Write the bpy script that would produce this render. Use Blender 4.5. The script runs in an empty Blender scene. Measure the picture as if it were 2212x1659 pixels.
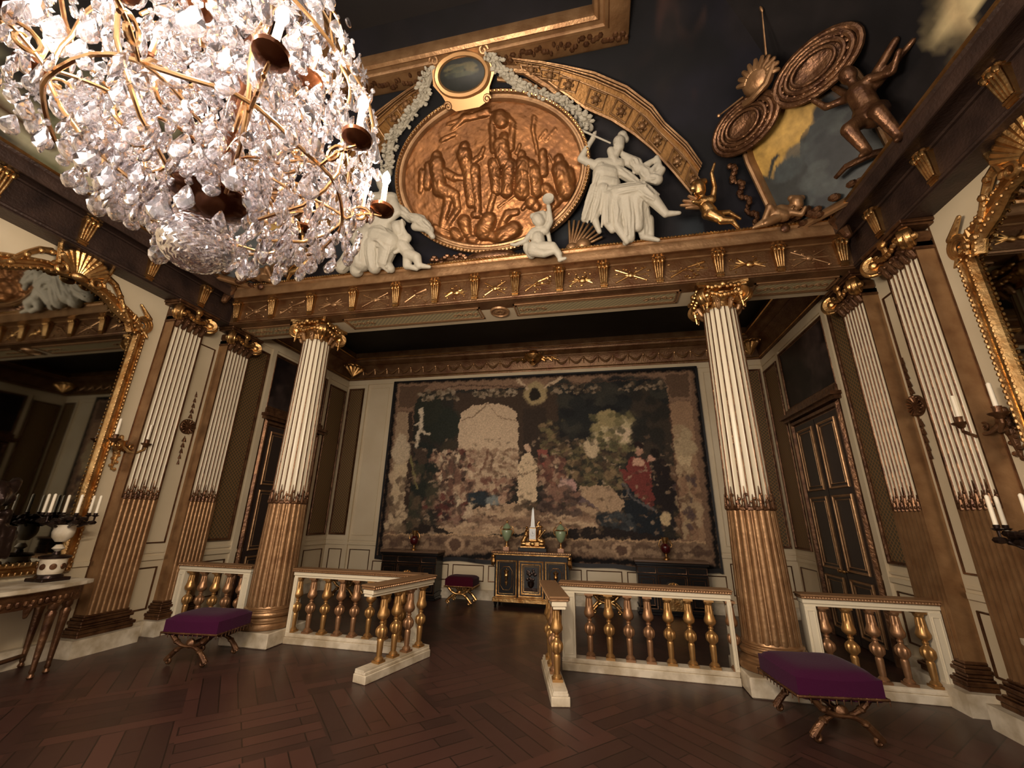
import bpy, math, random
import numpy as np
from mathutils import Vector, Matrix
S = bpy.context.scene
COL = S.collection
PI = math.pi
# ------------------------------------------------------------------ camera
cam_d = bpy.data.cameras.new('camera')
cam_d.sensor_width = 36.0
cam_d.lens = 877.7 / 2212 * 36.0
cam_d.clip_start = 0.05
cam = bpy.data.objects.new('camera', cam_d)
COL.objects.link(cam)
yaw, pitch, roll = .213, .3141, .0190
Fv = Vector((-math.sin(yaw) * math.cos(pitch), math.cos(yaw) * math.cos(pitch), math.sin(pitch)))
Rv = Vector((math.cos(yaw), math.sin(yaw), 0))
Uv = Rv.cross(Fv)
R2 = Rv * math.cos(roll) + Uv * math.sin(roll)
U2 = -Rv * math.sin(roll) + Uv * math.cos(roll)
cam.matrix_world = Matrix((( R2.x, U2.x, -Fv.x, 1.533), (R2.y, U2.y, -Fv.y, -5.911), (R2.z, U2.z, -Fv.z, 1.784), (0, 0, 0, 1)))
S.camera = cam
# ------------------------------------------------------------------ world, exposure
W = bpy.data.worlds.new('world')
S.world = W
W.use_nodes = True
W.node_tree.nodes['Background'].inputs[0].default_value = (1.0, .87, .76, 1)
W.node_tree.nodes['Background'].inputs[1].default_value = 1.3
S.view_settings.view_transform = 'Standard'
S.view_settings.look = 'None'
S.view_settings.gamma = 1
S.view_settings.exposure = 0.6
S.view_settings.use_curve_mapping = False
S.cycles.max_bounces = 10
S.cycles.diffuse_bounces = 3
S.cycles.glossy_bounces = 4
S.cycles.transmission_bounces = 10
S.cycles.transparent_max_bounces = 12
S.cycles.caustics_reflective = False
S.cycles.caustics_refractive = False
S.cycles.sample_clamp_indirect = 6
CANDLE_W = 52.0          # watts of each lit chandelier candle

# ------------------------------------------------------------------ materials
MATS = {}
def srgb(c):
    return tuple(((x / 255) / 12.92 if x / 255 <= .04045 else ((x / 255 + .055) / 1.055) ** 2.4) for x in c)
def mat(name, col, metal=0., rough=.5, bump=None, var=None, spec=.5, coat=0., trans=0., ior=1.5, emit=None, sheen=0.):
    """col in sRGB 0-255; bump=(scale, strength); var=(scale, col2, contrast) a second colour mottled in by noise"""
    m = bpy.data.materials.new(name); m.use_nodes = True
    nt = m.node_tree; b = nt.nodes['Principled BSDF']
    c = srgb(col)
    b.inputs['Base Color'].default_value = (*c, 1)
    b.inputs['Metallic'].default_value = metal
    b.inputs['Roughness'].default_value = rough
    b.inputs['Specular IOR Level'].default_value = spec
    b.inputs['Coat Weight'].default_value = coat
    b.inputs['Coat Roughness'].default_value = .15
    b.inputs['Transmission Weight'].default_value = trans
    b.inputs['IOR'].default_value = ior
    b.inputs['Sheen Weight'].default_value = sheen
    if emit:
        b.inputs['Emission Color'].default_value = (*emit[0], 1)
        b.inputs['Emission Strength'].default_value = emit[1]
    tc = None
    if bump or var:
        tc = nt.nodes.new('ShaderNodeTexCoord')
    if var:
        n = nt.nodes.new('ShaderNodeTexNoise'); n.inputs['Scale'].default_value = var[0]; n.inputs['Detail'].default_value = 5
        nt.links.new(tc.outputs['Object'], n.inputs['Vector'])
        r = nt.nodes.new('ShaderNodeValToRGB')
        k = var[2]
        r.color_ramp.elements[0].position = .5 - k; r.color_ramp.elements[1].position = .5 + k
        r.color_ramp.elements[0].color = (*c, 1); r.color_ramp.elements[1].color = (*srgb(var[1]), 1)
        nt.links.new(n.outputs['Fac'], r.inputs['Fac']); nt.links.new(r.outputs['Color'], b.inputs['Base Color'])
    if bump:
        n = nt.nodes.new('ShaderNodeTexNoise'); n.inputs['Scale'].default_value = bump[0]; n.inputs['Detail'].default_value = 3
        nt.links.new(tc.outputs['Object'], n.inputs['Vector'])
        bb = nt.nodes.new('ShaderNodeBump'); bb.inputs['Strength'].default_value = bump[1]; bb.inputs['Distance'].default_value = .02
        nt.links.new(n.outputs['Fac'], bb.inputs['Height']); nt.links.new(bb.outputs['Normal'], b.inputs['Normal'])
    MATS[name] = m
    return m
cream = mat('cream_paint', (212, 195, 165), rough=.42, var=(1.3, (200, 181, 149), .2))
cream2 = mat('cream_column_paint', (222, 208, 180), rough=.33)
marble = mat('white_marble', (222, 208, 184), rough=.28, var=(5, (176, 158, 130), .13), bump=(9, .1))
gold = mat('polished_gilding', (208, 170, 114), metal=.95, rough=.3, bump=(26, .3), var=(7, (160, 112, 60), .2))
gold2 = mat('worn_gilding', (168, 131, 92), metal=.6, rough=.36, bump=(18, .25), var=(5, (126, 90, 58), .25))
goldd = mat('dark_gilding', (116, 82, 54), metal=.65, rough=.34, bump=(22, .4), var=(9, (70, 42, 26), .2))
bronze = mat('dark_bronze', (50, 36, 30), metal=.7, rough=.3, bump=(14, .4))
brown = mat('brown_cornice_gilding', (122, 92, 62), metal=.5, rough=.42, bump=(30, .35), var=(4, (90, 54, 28), .2))
stucco = mat('white_stucco', (172, 164, 147), rough=.6, bump=(16, .5))
greyst = mat('grey_stucco_flowers', (176, 168, 150), rough=.7, bump=(50, .3))
trellis = mat('trellis_gilding', (110, 84, 56), metal=.4, rough=.45, bump=(60, .5))
darkgreen = mat('dark_green_ground', (26, 28, 26), rough=.6, var=(3, (14, 14, 16), .2))
black = mat('near_black_paint', (16, 13, 14), rough=.45)
ebony = mat('ebony', (15, 11, 10), rough=.32, spec=.3)
velvet = mat('crimson_velvet', (62, 10, 26), rough=.9, spec=.1, sheen=.05, bump=(90, .2))
velvet2 = mat('purple_velvet', (62, 14, 46), rough=.9, spec=.1, sheen=.06, bump=(90, .2))
wax = mat('candle_wax', (240, 226, 200), rough=.5)
waxlit = mat('chandelier_candle_sleeve', (190, 120, 74), rough=.45)
mirror = mat('mirror_glass', (150, 150, 145), metal=1, rough=.03)
silver = mat('clock_white_enamel', (226, 226, 222), rough=.25)
celadon = mat('green_porcelain', (136, 150, 116), rough=.2, coat=.4)
redglass = mat('ruby_porcelain', (66, 14, 18), rough=.15, coat=.6)
pinkmarble = mat('pink_marble', (206, 160, 124), rough=.3, var=(12, (170, 120, 90), .2))
doorwood = mat('dark_door_paint', (38, 26, 24), rough=.5, coat=.06)
railgold = mat('rail_gilding', (160, 122, 86), metal=.5, rough=.42, bump=(30, .3))
balgold = mat('baluster_gilding', (174, 132, 80), metal=.7, rough=.3, bump=(20, .15))
balrose = mat('baluster_worn_rose_gilding', (158, 118, 84), metal=.65, rough=.34, bump=(20, .2))
bulbm = mat('lit_bulb', (255, 240, 220), emit=((1, .88, .76), 28))
chainm = mat('chandelier_gilt_metal', (196, 156, 110), metal=1, rough=.25)
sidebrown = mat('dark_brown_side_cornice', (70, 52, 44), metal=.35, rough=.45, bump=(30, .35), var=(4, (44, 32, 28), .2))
amber = mat('dark_gilt_pan', (92, 52, 28), metal=.7, rough=.2)

def glass_mat():
    m = bpy.data.materials.new('cut_crystal'); m.use_nodes = True; nt = m.node_tree
    nt.nodes.remove(nt.nodes['Principled BSDF']); out = nt.nodes['Material Output']
    g = nt.nodes.new('ShaderNodeBsdfGlass'); g.inputs['Roughness'].default_value = .0; g.inputs['IOR'].default_value = 1.52
    g.inputs['Color'].default_value = (.97, .96, .99, 1)
    t = nt.nodes.new('ShaderNodeBsdfTransparent'); t.inputs['Color'].default_value = (.96, .95, .97, 1)
    gl = nt.nodes.new('ShaderNodeBsdfGlossy'); gl.inputs['Roughness'].default_value = .08
    d = nt.nodes.new('ShaderNodeBsdfTranslucent'); d.inputs['Color'].default_value = (.92, .9, .95, 1)
    x = nt.nodes.new('ShaderNodeMixShader'); x.inputs[0].default_value = .11
    y = nt.nodes.new('ShaderNodeMixShader'); y.inputs[0].default_value = .22
    z = nt.nodes.new('ShaderNodeMixShader'); z.inputs[0].default_value = .03
    nt.links.new(g.outputs[0], x.inputs[1]); nt.links.new(gl.outputs[0], x.inputs[2])
    nt.links.new(x.outputs[0], y.inputs[1]); nt.links.new(t.outputs[0], y.inputs[2])
    nt.links.new(y.outputs[0], z.inputs[1]); nt.links.new(d.outputs[0], z.inputs[2])
    nt.links.new(z.outputs[0], out.inputs[0])
    return m
crystal = glass_mat()

def vcol_mat(name, rough=.75, noise=(40, .25), gain=1.0):
    """a painted or woven surface: the pattern is stored per vertex, a fine weave is added by noise"""
    m = bpy.data.materials.new(name); m.use_nodes = True; nt = m.node_tree; b = nt.nodes['Principled BSDF']
    a = nt.nodes.new('ShaderNodeAttribute'); a.attribute_name = 'paint'
    tc = nt.nodes.new('ShaderNodeTexCoord'); n = nt.nodes.new('ShaderNodeTexNoise'); n.inputs['Scale'].default_value = noise[0]; n.inputs['Detail'].default_value = 6
    nt.links.new(tc.outputs['Object'], n.inputs['Vector'])
    mr = nt.nodes.new('ShaderNodeMapRange'); mr.inputs['From Min'].default_value = .3; mr.inputs['From Max'].default_value = .7
    mr.inputs['To Min'].default_value = gain * (1 - noise[1]); mr.inputs['To Max'].default_value = gain * (1 + noise[1])
    nt.links.new(n.outputs['Fac'], mr.inputs['Value'])
    v = nt.nodes.new('ShaderNodeVectorMath'); v.operation = 'SCALE'
    nt.links.new(a.outputs['Color'], v.inputs[0]); nt.links.new(mr.outputs[0], v.inputs['Scale'])
    nt.links.new(v.outputs[0], b.inputs['Base Color'])
    b.inputs['Roughness'].default_value = rough; b.inputs['Specular IOR Level'].default_value = .25
    return m
tap_m = vcol_mat('woven_tapestry', .9, (26, .14), 1.0)
cove_m = vcol_mat('painted_cove', .7, (3, .35), 1.0)
paint_m = vcol_mat('oil_painting', .45, (8, .3), 1.0)

def floor_mat():
    m = bpy.data.materials.new('parquet'); m.use_nodes = True; nt = m.node_tree; b = nt.nodes['Principled BSDF']; L = nt.links.new
    tc = nt.nodes.new('ShaderNodeTexCoord')
    def branch(rot, sc):
        mp = nt.nodes.new('ShaderNodeMapping'); mp.inputs['Rotation'].default_value = (0, 0, rot); L(tc.outputs['Object'], mp.inputs['Vector'])
        br = nt.nodes.new('ShaderNodeTexBrick'); br.inputs['Scale'].default_value = sc; br.inputs['Brick Width'].default_value = .9; br.inputs['Row Height'].default_value = .16
        br.inputs['Mortar Size'].default_value = .006
        br.inputs['Color1'].default_value = (*srgb((50, 31, 27)), 1); br.inputs['Color2'].default_value = (*srgb((74, 45, 38)), 1); br.inputs['Mortar'].default_value = (*srgb((30, 18, 14)), 1)
        L(mp.outputs[0], br.inputs['Vector']); return br, mp
    b1, mp1 = branch(PI / 4, 1.0); b2, _ = branch(-PI / 4, 1.0)
    ch = nt.nodes.new('ShaderNodeTexChecker'); ch.inputs['Scale'].default_value = .95; L(mp1.outputs[0], ch.inputs['Vector'])
    mx = nt.nodes.new('ShaderNodeMix'); mx.data_type = 'RGBA'; L(ch.outputs['Fac'], mx.inputs[0]); L(b1.outputs['Color'], mx.inputs[6]); L(b2.outputs['Color'], mx.inputs[7])
    n = nt.nodes.new('ShaderNodeTexNoise'); n.inputs['Scale'].default_value = 1.6; n.inputs['Detail'].default_value = 6; L(tc.outputs['Object'], n.inputs['Vector'])
    mr = nt.nodes.new('ShaderNodeMapRange'); mr.inputs['To Min'].default_value = .6; mr.inputs['To Max'].default_value = 1.3; L(n.outputs['Fac'], mr.inputs['Value'])
    v = nt.nodes.new('ShaderNodeVectorMath'); v.operation = 'SCALE'; L(mx.outputs[2], v.inputs[0]); L(mr.outputs[0], v.inputs['Scale']); L(v.outputs[0], b.inputs['Base Color'])
    r2 = nt.nodes.new('ShaderNodeMapRange'); r2.inputs['To Min'].default_value = .25; r2.inputs['To Max'].default_value = .5; L(n.outputs['Fac'], r2.inputs['Value']); L(r2.outputs[0], b.inputs['Roughness'])
    bp = nt.nodes.new('ShaderNodeBump'); bp.inputs['Strength'].default_value = .15; bp.inputs['Distance'].default_value = .01; L(mx.outputs[2], bp.inputs['Height']); L(bp.outputs[0], b.inputs['Normal'])
    return m
parquet = floor_mat()

def lattice_mat(name, c1, c2, sc, metal=.3):
    """diamond lattice with gilt bars on a coloured ground"""
    m = bpy.data.materials.new(name); m.use_nodes = True; nt = m.node_tree; b = nt.nodes['Principled BSDF']; L = nt.links.new
    tc = nt.nodes.new('ShaderNodeTexCoord')
    sep = nt.nodes.new('ShaderNodeSeparateXYZ'); L(tc.outputs['Object'], sep.inputs[0])
    def math_(op, a, bb=None, val=None):
        q = nt.nodes.new('ShaderNodeMath'); q.operation = op
        if hasattr(a, 'links'): L(a, q.inputs[0])
        else: q.inputs[0].default_value = a
        if bb is not None: L(bb, q.inputs[1])
        if val is not None: q.inputs[1].default_value = val
        return q.outputs[0]
    h = math_('ADD', sep.outputs['X'], sep.outputs['Y'])
    p = math_('ADD', h, sep.outputs['Z']); q = math_('SUBTRACT', h, sep.outputs['Z'])
    def bars(a):
        f = math_('FRACT', math_('MULTIPLY', a, val=sc)); return math_('LESS_THAN', f, val=.2)
    g = math_('MAXIMUM', bars(p), bars(q))
    mx = nt.nodes.new('ShaderNodeMix'); mx.data_type = 'RGBA'; L(g, mx.inputs[0])
    mx.inputs[6].default_value = (*srgb(c1), 1); mx.inputs[7].default_value = (*srgb(c2), 1)
    L(mx.outputs[2], b.inputs['Base Color']); b.inputs['Roughness'].default_value = .4; b.inputs['Metallic'].default_value = metal
    bp = nt.nodes.new('ShaderNodeBump'); bp.inputs['Strength'].default_value = .6; bp.inputs['Distance'].default_value = .01; L(g, bp.inputs['Height']); L(bp.outputs[0], b.inputs['Normal'])
    return m
lattice = lattice_mat('gilt_lattice_panel', (88, 76, 56), (150, 112, 66), 14)
sofflat = lattice_mat('soffit_lattice', (150, 138, 108), (188, 170, 128), 13, .0)

# ------------------------------------------------------------------ mesh helpers
def rotz(a): return Matrix.Rotation(a, 4, 'Z')
def rotx(a): return Matrix.Rotation(a, 4, 'X')
def roty(a): return Matrix.Rotation(a, 4, 'Y')
def tr(x, y=0, z=0): return Matrix.Translation((x, y, z))
class B:
    """collects shapes and links them as ONE mesh object"""
    def __init__(s, M=None): s.v = []; s.f = []; s.m = []; s.M = M or Matrix()
    def add(s, vs, fs, mi=0, M=None):
        o = len(s.v); T = s.M @ M if M is not None else s.M
        s.v += [tuple(T @ Vector(v)) for v in vs]
        s.f += [tuple(i + o for i in f) for f in fs]
        s.m += ([mi] * len(fs) if isinstance(mi, int) else list(mi))
        return s
    def box(s, x0, x1, y0, y1, z0, z1, mi=0, M=None, b=0.):
        x0, x1 = min(x0, x1), max(x0, x1); y0, y1 = min(y0, y1), max(y0, y1)
        if b > 0:
            pts = [(x0 + b, y0), (x1 - b, y0), (x1, y0 + b), (x1, y1 - b), (x1 - b, y1), (x0 + b, y1), (x0, y1 - b), (x0, y0 + b)]
            inn = [(x0 + b, y0 + b), (x1 - b, y0 + b), (x1 - b, y0 + b), (x1 - b, y1 - b), (x1 - b, y1 - b), (x0 + b, y1 - b), (x0 + b, y1 - b), (x0 + b, y0 + b)]
            vs = [(*p, z0) for p in inn] + [(*p, z0 + b) for p in pts] + [(*p, z1 - b) for p in pts] + [(*p, z1) for p in inn]
            fs = [tuple(range(7, -1, -1)), tuple(range(24, 32))]
            for k in range(3):
                for i in range(8): fs.append((k * 8 + i, k * 8 + (i + 1) % 8, (k + 1) * 8 + (i + 1) % 8, (k + 1) * 8 + i))
            return s.add(vs, fs, mi, M)
        vs = [(x, y, z) for z in (z0, z1) for x, y in ((x0, y0), (x1, y0), (x1, y1), (x0, y1))]
        return s.add(vs, [(3, 2, 1, 0), (4, 5, 6, 7), (0, 1, 5, 4), (1, 2, 6, 5), (2, 3, 7, 6), (3, 0, 4, 7)], mi, M)
    def lathe(s, prof, n=24, mi=0, M=None, wav=None, cap=True):
        """prof: [(r,z)...] or (r,z,w): w scales the ring wave wav(angle)"""
        vs = []; fs = []
        for p in prof:
            r, z = p[0], p[1]; w = p[2] if len(p) > 2 else 0
            for i in range(n):
                a = 2 * PI * i / n; rr = r + (w * wav(a) if wav and w else 0)
                vs.append((rr * math.cos(a), rr * math.sin(a), z))
        for k in range(len(prof) - 1):
            for i in range(n):
                j = (i + 1) % n; fs.append((k * n + i, k * n + j, (k + 1) * n + j, (k + 1) * n + i))
        if cap: fs.append(tuple(range(n - 1, -1, -1))); fs.append(tuple((len(prof) - 1) * n + i for i in range(n)))
        return s.add(vs, fs, mi, M)
    def tube(s, pts, r, n=8, mi=0, M=None, cap=True, flat=1.0):
        pts = [Vector(p) for p in pts]; N = len(pts); rr = r if isinstance(r, (list, tuple)) else [r] * N
        vs = []; fs = []; up = None
        for i, p in enumerate(pts):
            t = (pts[min(i + 1, N - 1)] - pts[max(i - 1, 0)])
            if t.length < 1e-9: t = Vector((0, 0, 1))
            t.normalize()
            if up is None:
                up = Vector((0, 0, 1)) if abs(t.z) < .9 else Vector((1, 0, 0))
            a = t.cross(up)
            if a.length < 1e-6: a = t.cross(Vector((0, 1, 0)))
            a.normalize(); bb = a.cross(t).normalized(); up = bb
            for k in range(n):
                q = 2 * PI * k / n; vs.append(tuple(p + a * (math.cos(q) * rr[i]) + bb * (math.sin(q) * rr[i] * flat)))
        for k in range(N - 1):
            for i in range(n):
                j = (i + 1) % n; fs.append((k * n + i, k * n + j, (k + 1) * n + j, (k + 1) * n + i))
        if cap: fs.append(tuple(range(n - 1, -1, -1))); fs.append(tuple((N - 1) * n + i for i in range(n)))
        return s.add(vs, fs, mi, M)
    def cap(s, p, r1, q, r2, n=10, mi=0, M=None):
        """tapered capsule"""
        p, q = Vector(p), Vector(q); d = q - p
        if d.length < 1e-5: d = Vector((0, 0, 1e-4)); q = p + d
        t = d.normalized(); pts = []; rr = []
        for k in range(4): a = PI / 2 * (1 - k / 4); pts.append(p - t * r1 * math.sin(a)); rr.append(max(r1 * math.cos(a), r1 * .04))
        pts += [p, q]; rr += [r1, r2]
        for k in range(1, 5): a = PI / 2 * (k / 4); pts.append(q + t * r2 * math.sin(a)); rr.append(max(r2 * math.cos(a), r2 * .04))
        return s.tube(pts, rr, n, mi, M)
    def ell(s, c, r, n=12, mi=0, M=None):
        T = tr(*c) @ Matrix.Diagonal((*r, 1)); k = max(4, n // 2 + 1)
        prof = [(max(math.cos(a), .02), math.sin(a)) for a in [-PI / 2 + PI * i / k for i in range(k + 1)]]
        return s.lathe(prof, n, mi, (M or Matrix()) @ T)
    def prism(s, poly, d0, d1, mi=0, M=None):
        """poly in xz, extruded along y from d0 to d1"""
        n = len(poly); vs = [(x, d0, z) for x, z in poly] + [(x, d1, z) for x, z in poly]
        fs = [tuple(range(n)), tuple(range(2 * n - 1, n - 1, -1))] + [(i, i + n, (i + 1) % n + n, (i + 1) % n) for i in range(n)]
        return s.add(vs, fs, mi, M)
    def sweep(s, prof, path, mi=0, closed=False):
        """prof: [(o,z)] offset to the left of the path (xy points), mitred"""
        N = len(path); n = len(prof); vs = []; fs = []
        P = [Vector((p[0], p[1])) for p in path]
        for i in range(N):
            if closed: a, c = P[i - 1], P[(i + 1) % N]
            else: a, c = P[max(i - 1, 0)], P[min(i + 1, N - 1)]
            d1 = (P[i] - a) if (P[i] - a).length > 0 else (c - P[i]); d2 = (c - P[i]) if (c - P[i]).length > 0 else d1
            d1.normalize(); d2.normalize(); n1 = Vector((-d1.y, d1.x)); n2 = Vector((-d2.y, d2.x))
            m = (n1 + n2); m.normalize(); k = 1 / max(m.dot(n1), .2)
            for o, z in prof: q = P[i] + m * (o * k); vs.append((q.x, q.y, z))
        for i in range(N if closed else N - 1):
            for j in range(n - 1): fs.append((i * n + j, ((i + 1) % N) * n + j, ((i + 1) % N) * n + j + 1, i * n + j + 1))
        if not closed: fs.append(tuple(range(n))); fs.append(tuple((N - 1) * n + j for j in range(n - 1, -1, -1)))
        return s.add(vs, fs, mi)
    def build(s, name, mats, parent=None, smooth=35, loc=None):
        me = bpy.data.meshes.new(name); me.from_pydata(s.v, [], s.f)
        mats = mats if isinstance(mats, (list, tuple)) else [mats]
        for m in mats: me.materials.append(m)
        me.polygons.foreach_set('material_index', s.m)
        if smooth:
            me.polygons.foreach_set('use_smooth', [True] * len(me.polygons))
            me.set_sharp_from_angle(angle=math.radians(smooth))
        me.update()
        o = bpy.data.objects.new(name, me); COL.objects.link(o)
        if parent is not None: o.parent = parent
        if loc is not None: o.location = loc
        return o
def thing(name, label, cat, loc=(0, 0, 0), rz=0., group=None):
    o = bpy.data.objects.new(name, None); COL.objects.link(o); o.empty_display_size = .1
    o.location = loc; o.rotation_euler = (0, 0, rz); o['label'] = label; o['category'] = cat
    if group: o['group'] = group
    return o
def tag(o, label, cat, group=None, kind=None):
    o['label'] = label; o['category'] = cat
    if group: o['group'] = group
    if kind: o['kind'] = kind
    return o
def struct(o, label=None):
    o['kind'] = 'structure'
    if label: o['label'] = label
    return o
def dup(root, loc, rz=None, label=None, flip=False):
    def cp(o, par):
        c = o.copy(); COL.objects.link(c); c.parent = par
        for ch in list(o.children): cp(ch, c)
        return c
    r = cp(root, None); r.location = loc
    if rz is not None: r.rotation_euler = (0, 0, rz)
    if flip: r.scale = (-1, 1, 1)
    if label: r['label'] = label
    return r
def remesh(o, voxel, smooth=2):
    """fuse the overlapping shapes of one object into a single continuous surface"""
    m = o.modifiers.new('remesh', 'REMESH'); m.mode = 'VOXEL'; m.voxel_size = voxel; m.use_smooth_shade = True
    if smooth: k = o.modifiers.new('smooth', 'SMOOTH'); k.factor = .5; k.iterations = smooth
    dg = bpy.context.evaluated_depsgraph_get(); dg.update()
    me = bpy.data.meshes.new_from_object(o.evaluated_get(dg)); o.modifiers.clear()
    old = o.data; mats = list(old.materials); o.data = me
    me.materials.clear()
    for q in mats: me.materials.append(q)
    me.polygons.foreach_set('use_smooth', [True] * len(me.polygons))
    me.polygons.foreach_set('material_index', [0] * len(me.polygons)); me.update()
    bpy.data.meshes.remove(old)
    return o
def spiral(r0, r1, turns, n=26, ph=0., sgn=1):
    return [((r0 + (r1 - r0) * i / (n - 1)) * math.cos(ph + sgn * turns * 2 * PI * i / (n - 1)), (r0 + (r1 - r0) * i / (n - 1)) * math.sin(ph + sgn * turns * 2 * PI * i / (n - 1))) for i in range(n)]

# ------------------------------------------------------------------ painter for woven and painted pictures
class Paint:
    def __init__(s, X, Z, base):
        s.X, s.Z = X, Z; s.c = np.zeros(X.shape + (3,)); s.c[:] = srgb(base)
    def put(s, mask, col, k=1.):
        m = (np.clip(mask, 0, 1) * k)[..., None]; s.c = s.c * (1 - m) + np.array(srgb(col)) * m
    def ell(s, col, x, z, a, b, soft=.25, k=1.):
        d = np.sqrt(((s.X - x) / max(a, 1e-4)) ** 2 + ((s.Z - z) / max(b, 1e-4)) ** 2); s.put((1 + soft - d) / soft, col, k)
    def line(s, col, pts, w, k=1.):
        for (x0, z0), (x1, z1) in zip(pts[:-1], pts[1:]):
            dx, dz = x1 - x0, z1 - z0; L2 = dx * dx + dz * dz + 1e-9
            t = np.clip(((s.X - x0) * dx + (s.Z - z0) * dz) / L2, 0, 1)
            d = np.hypot(s.X - x0 - t * dx, s.Z - z0 - t * dz); s.put((w * .75 - d) / (w * .5), col, k)
    def poly(s, col, pts, k=1.):
        ins = np.zeros(s.X.shape, bool); n = len(pts)
        for i in range(n):
            x0, z0 = pts[i]; x1, z1 = pts[(i + 1) % n]
            if z0 == z1: continue
            c = ((z0 > s.Z) != (z1 > s.Z)) & (s.X < (x1 - x0) * (s.Z - z0) / (z1 - z0) + x0); ins ^= c
        s.put(ins.astype(float), col, k)
    def scat(s, cols, box, n, a, b, seed):
        r = random.Random(seed)
        for _ in range(n):
            x, z = r.uniform(box[0], box[2]), r.uniform(box[1], box[3]); q = r.uniform(.6, 1.3)
            s.ell(r.choice(cols), x, z, a * q, b * q * r.uniform(.7, 1.3), .5, .85)
    def run(s, data):
        for it in data:
            if it[0] == 'p': s.poly(it[1], it[2])
            elif it[0] == 'e': s.ell(it[1], *it[2])
            elif it[0] == 'l': s.line(it[1], it[2], it[3])
            else: s.scat(it[1], it[2], it[3], it[4], it[5], it[6])
def grid_obj(name, fn, nu, nv, col, mt, parent=None, smooth=True):
    """fn(u,v) in 0..1 -> position; col: (nu,nv,3) linear colours"""
    vs = [fn(i / (nu - 1), j / (nv - 1)) for i in range(nu) for j in range(nv)]
    fs = [(i * nv + j, (i + 1) * nv + j, (i + 1) * nv + j + 1, i * nv + j + 1) for i in range(nu - 1) for j in range(nv - 1)]
    me = bpy.data.meshes.new(name); me.from_pydata(vs, [], fs); me.materials.append(mt)
    if col is not None:
        at = me.color_attributes.new('paint', 'FLOAT_COLOR', 'POINT')
        a = np.ones((nu * nv, 4)); a[:, :3] = col.reshape(-1, 3); at.data.foreach_set('color', a.ravel())
    if smooth: me.polygons.foreach_set('use_smooth', [True] * len(me.polygons))
    me.update(); o = bpy.data.objects.new(name, me); COL.objects.link(o)
    if parent is not None: o.parent = parent
    return o

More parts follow.
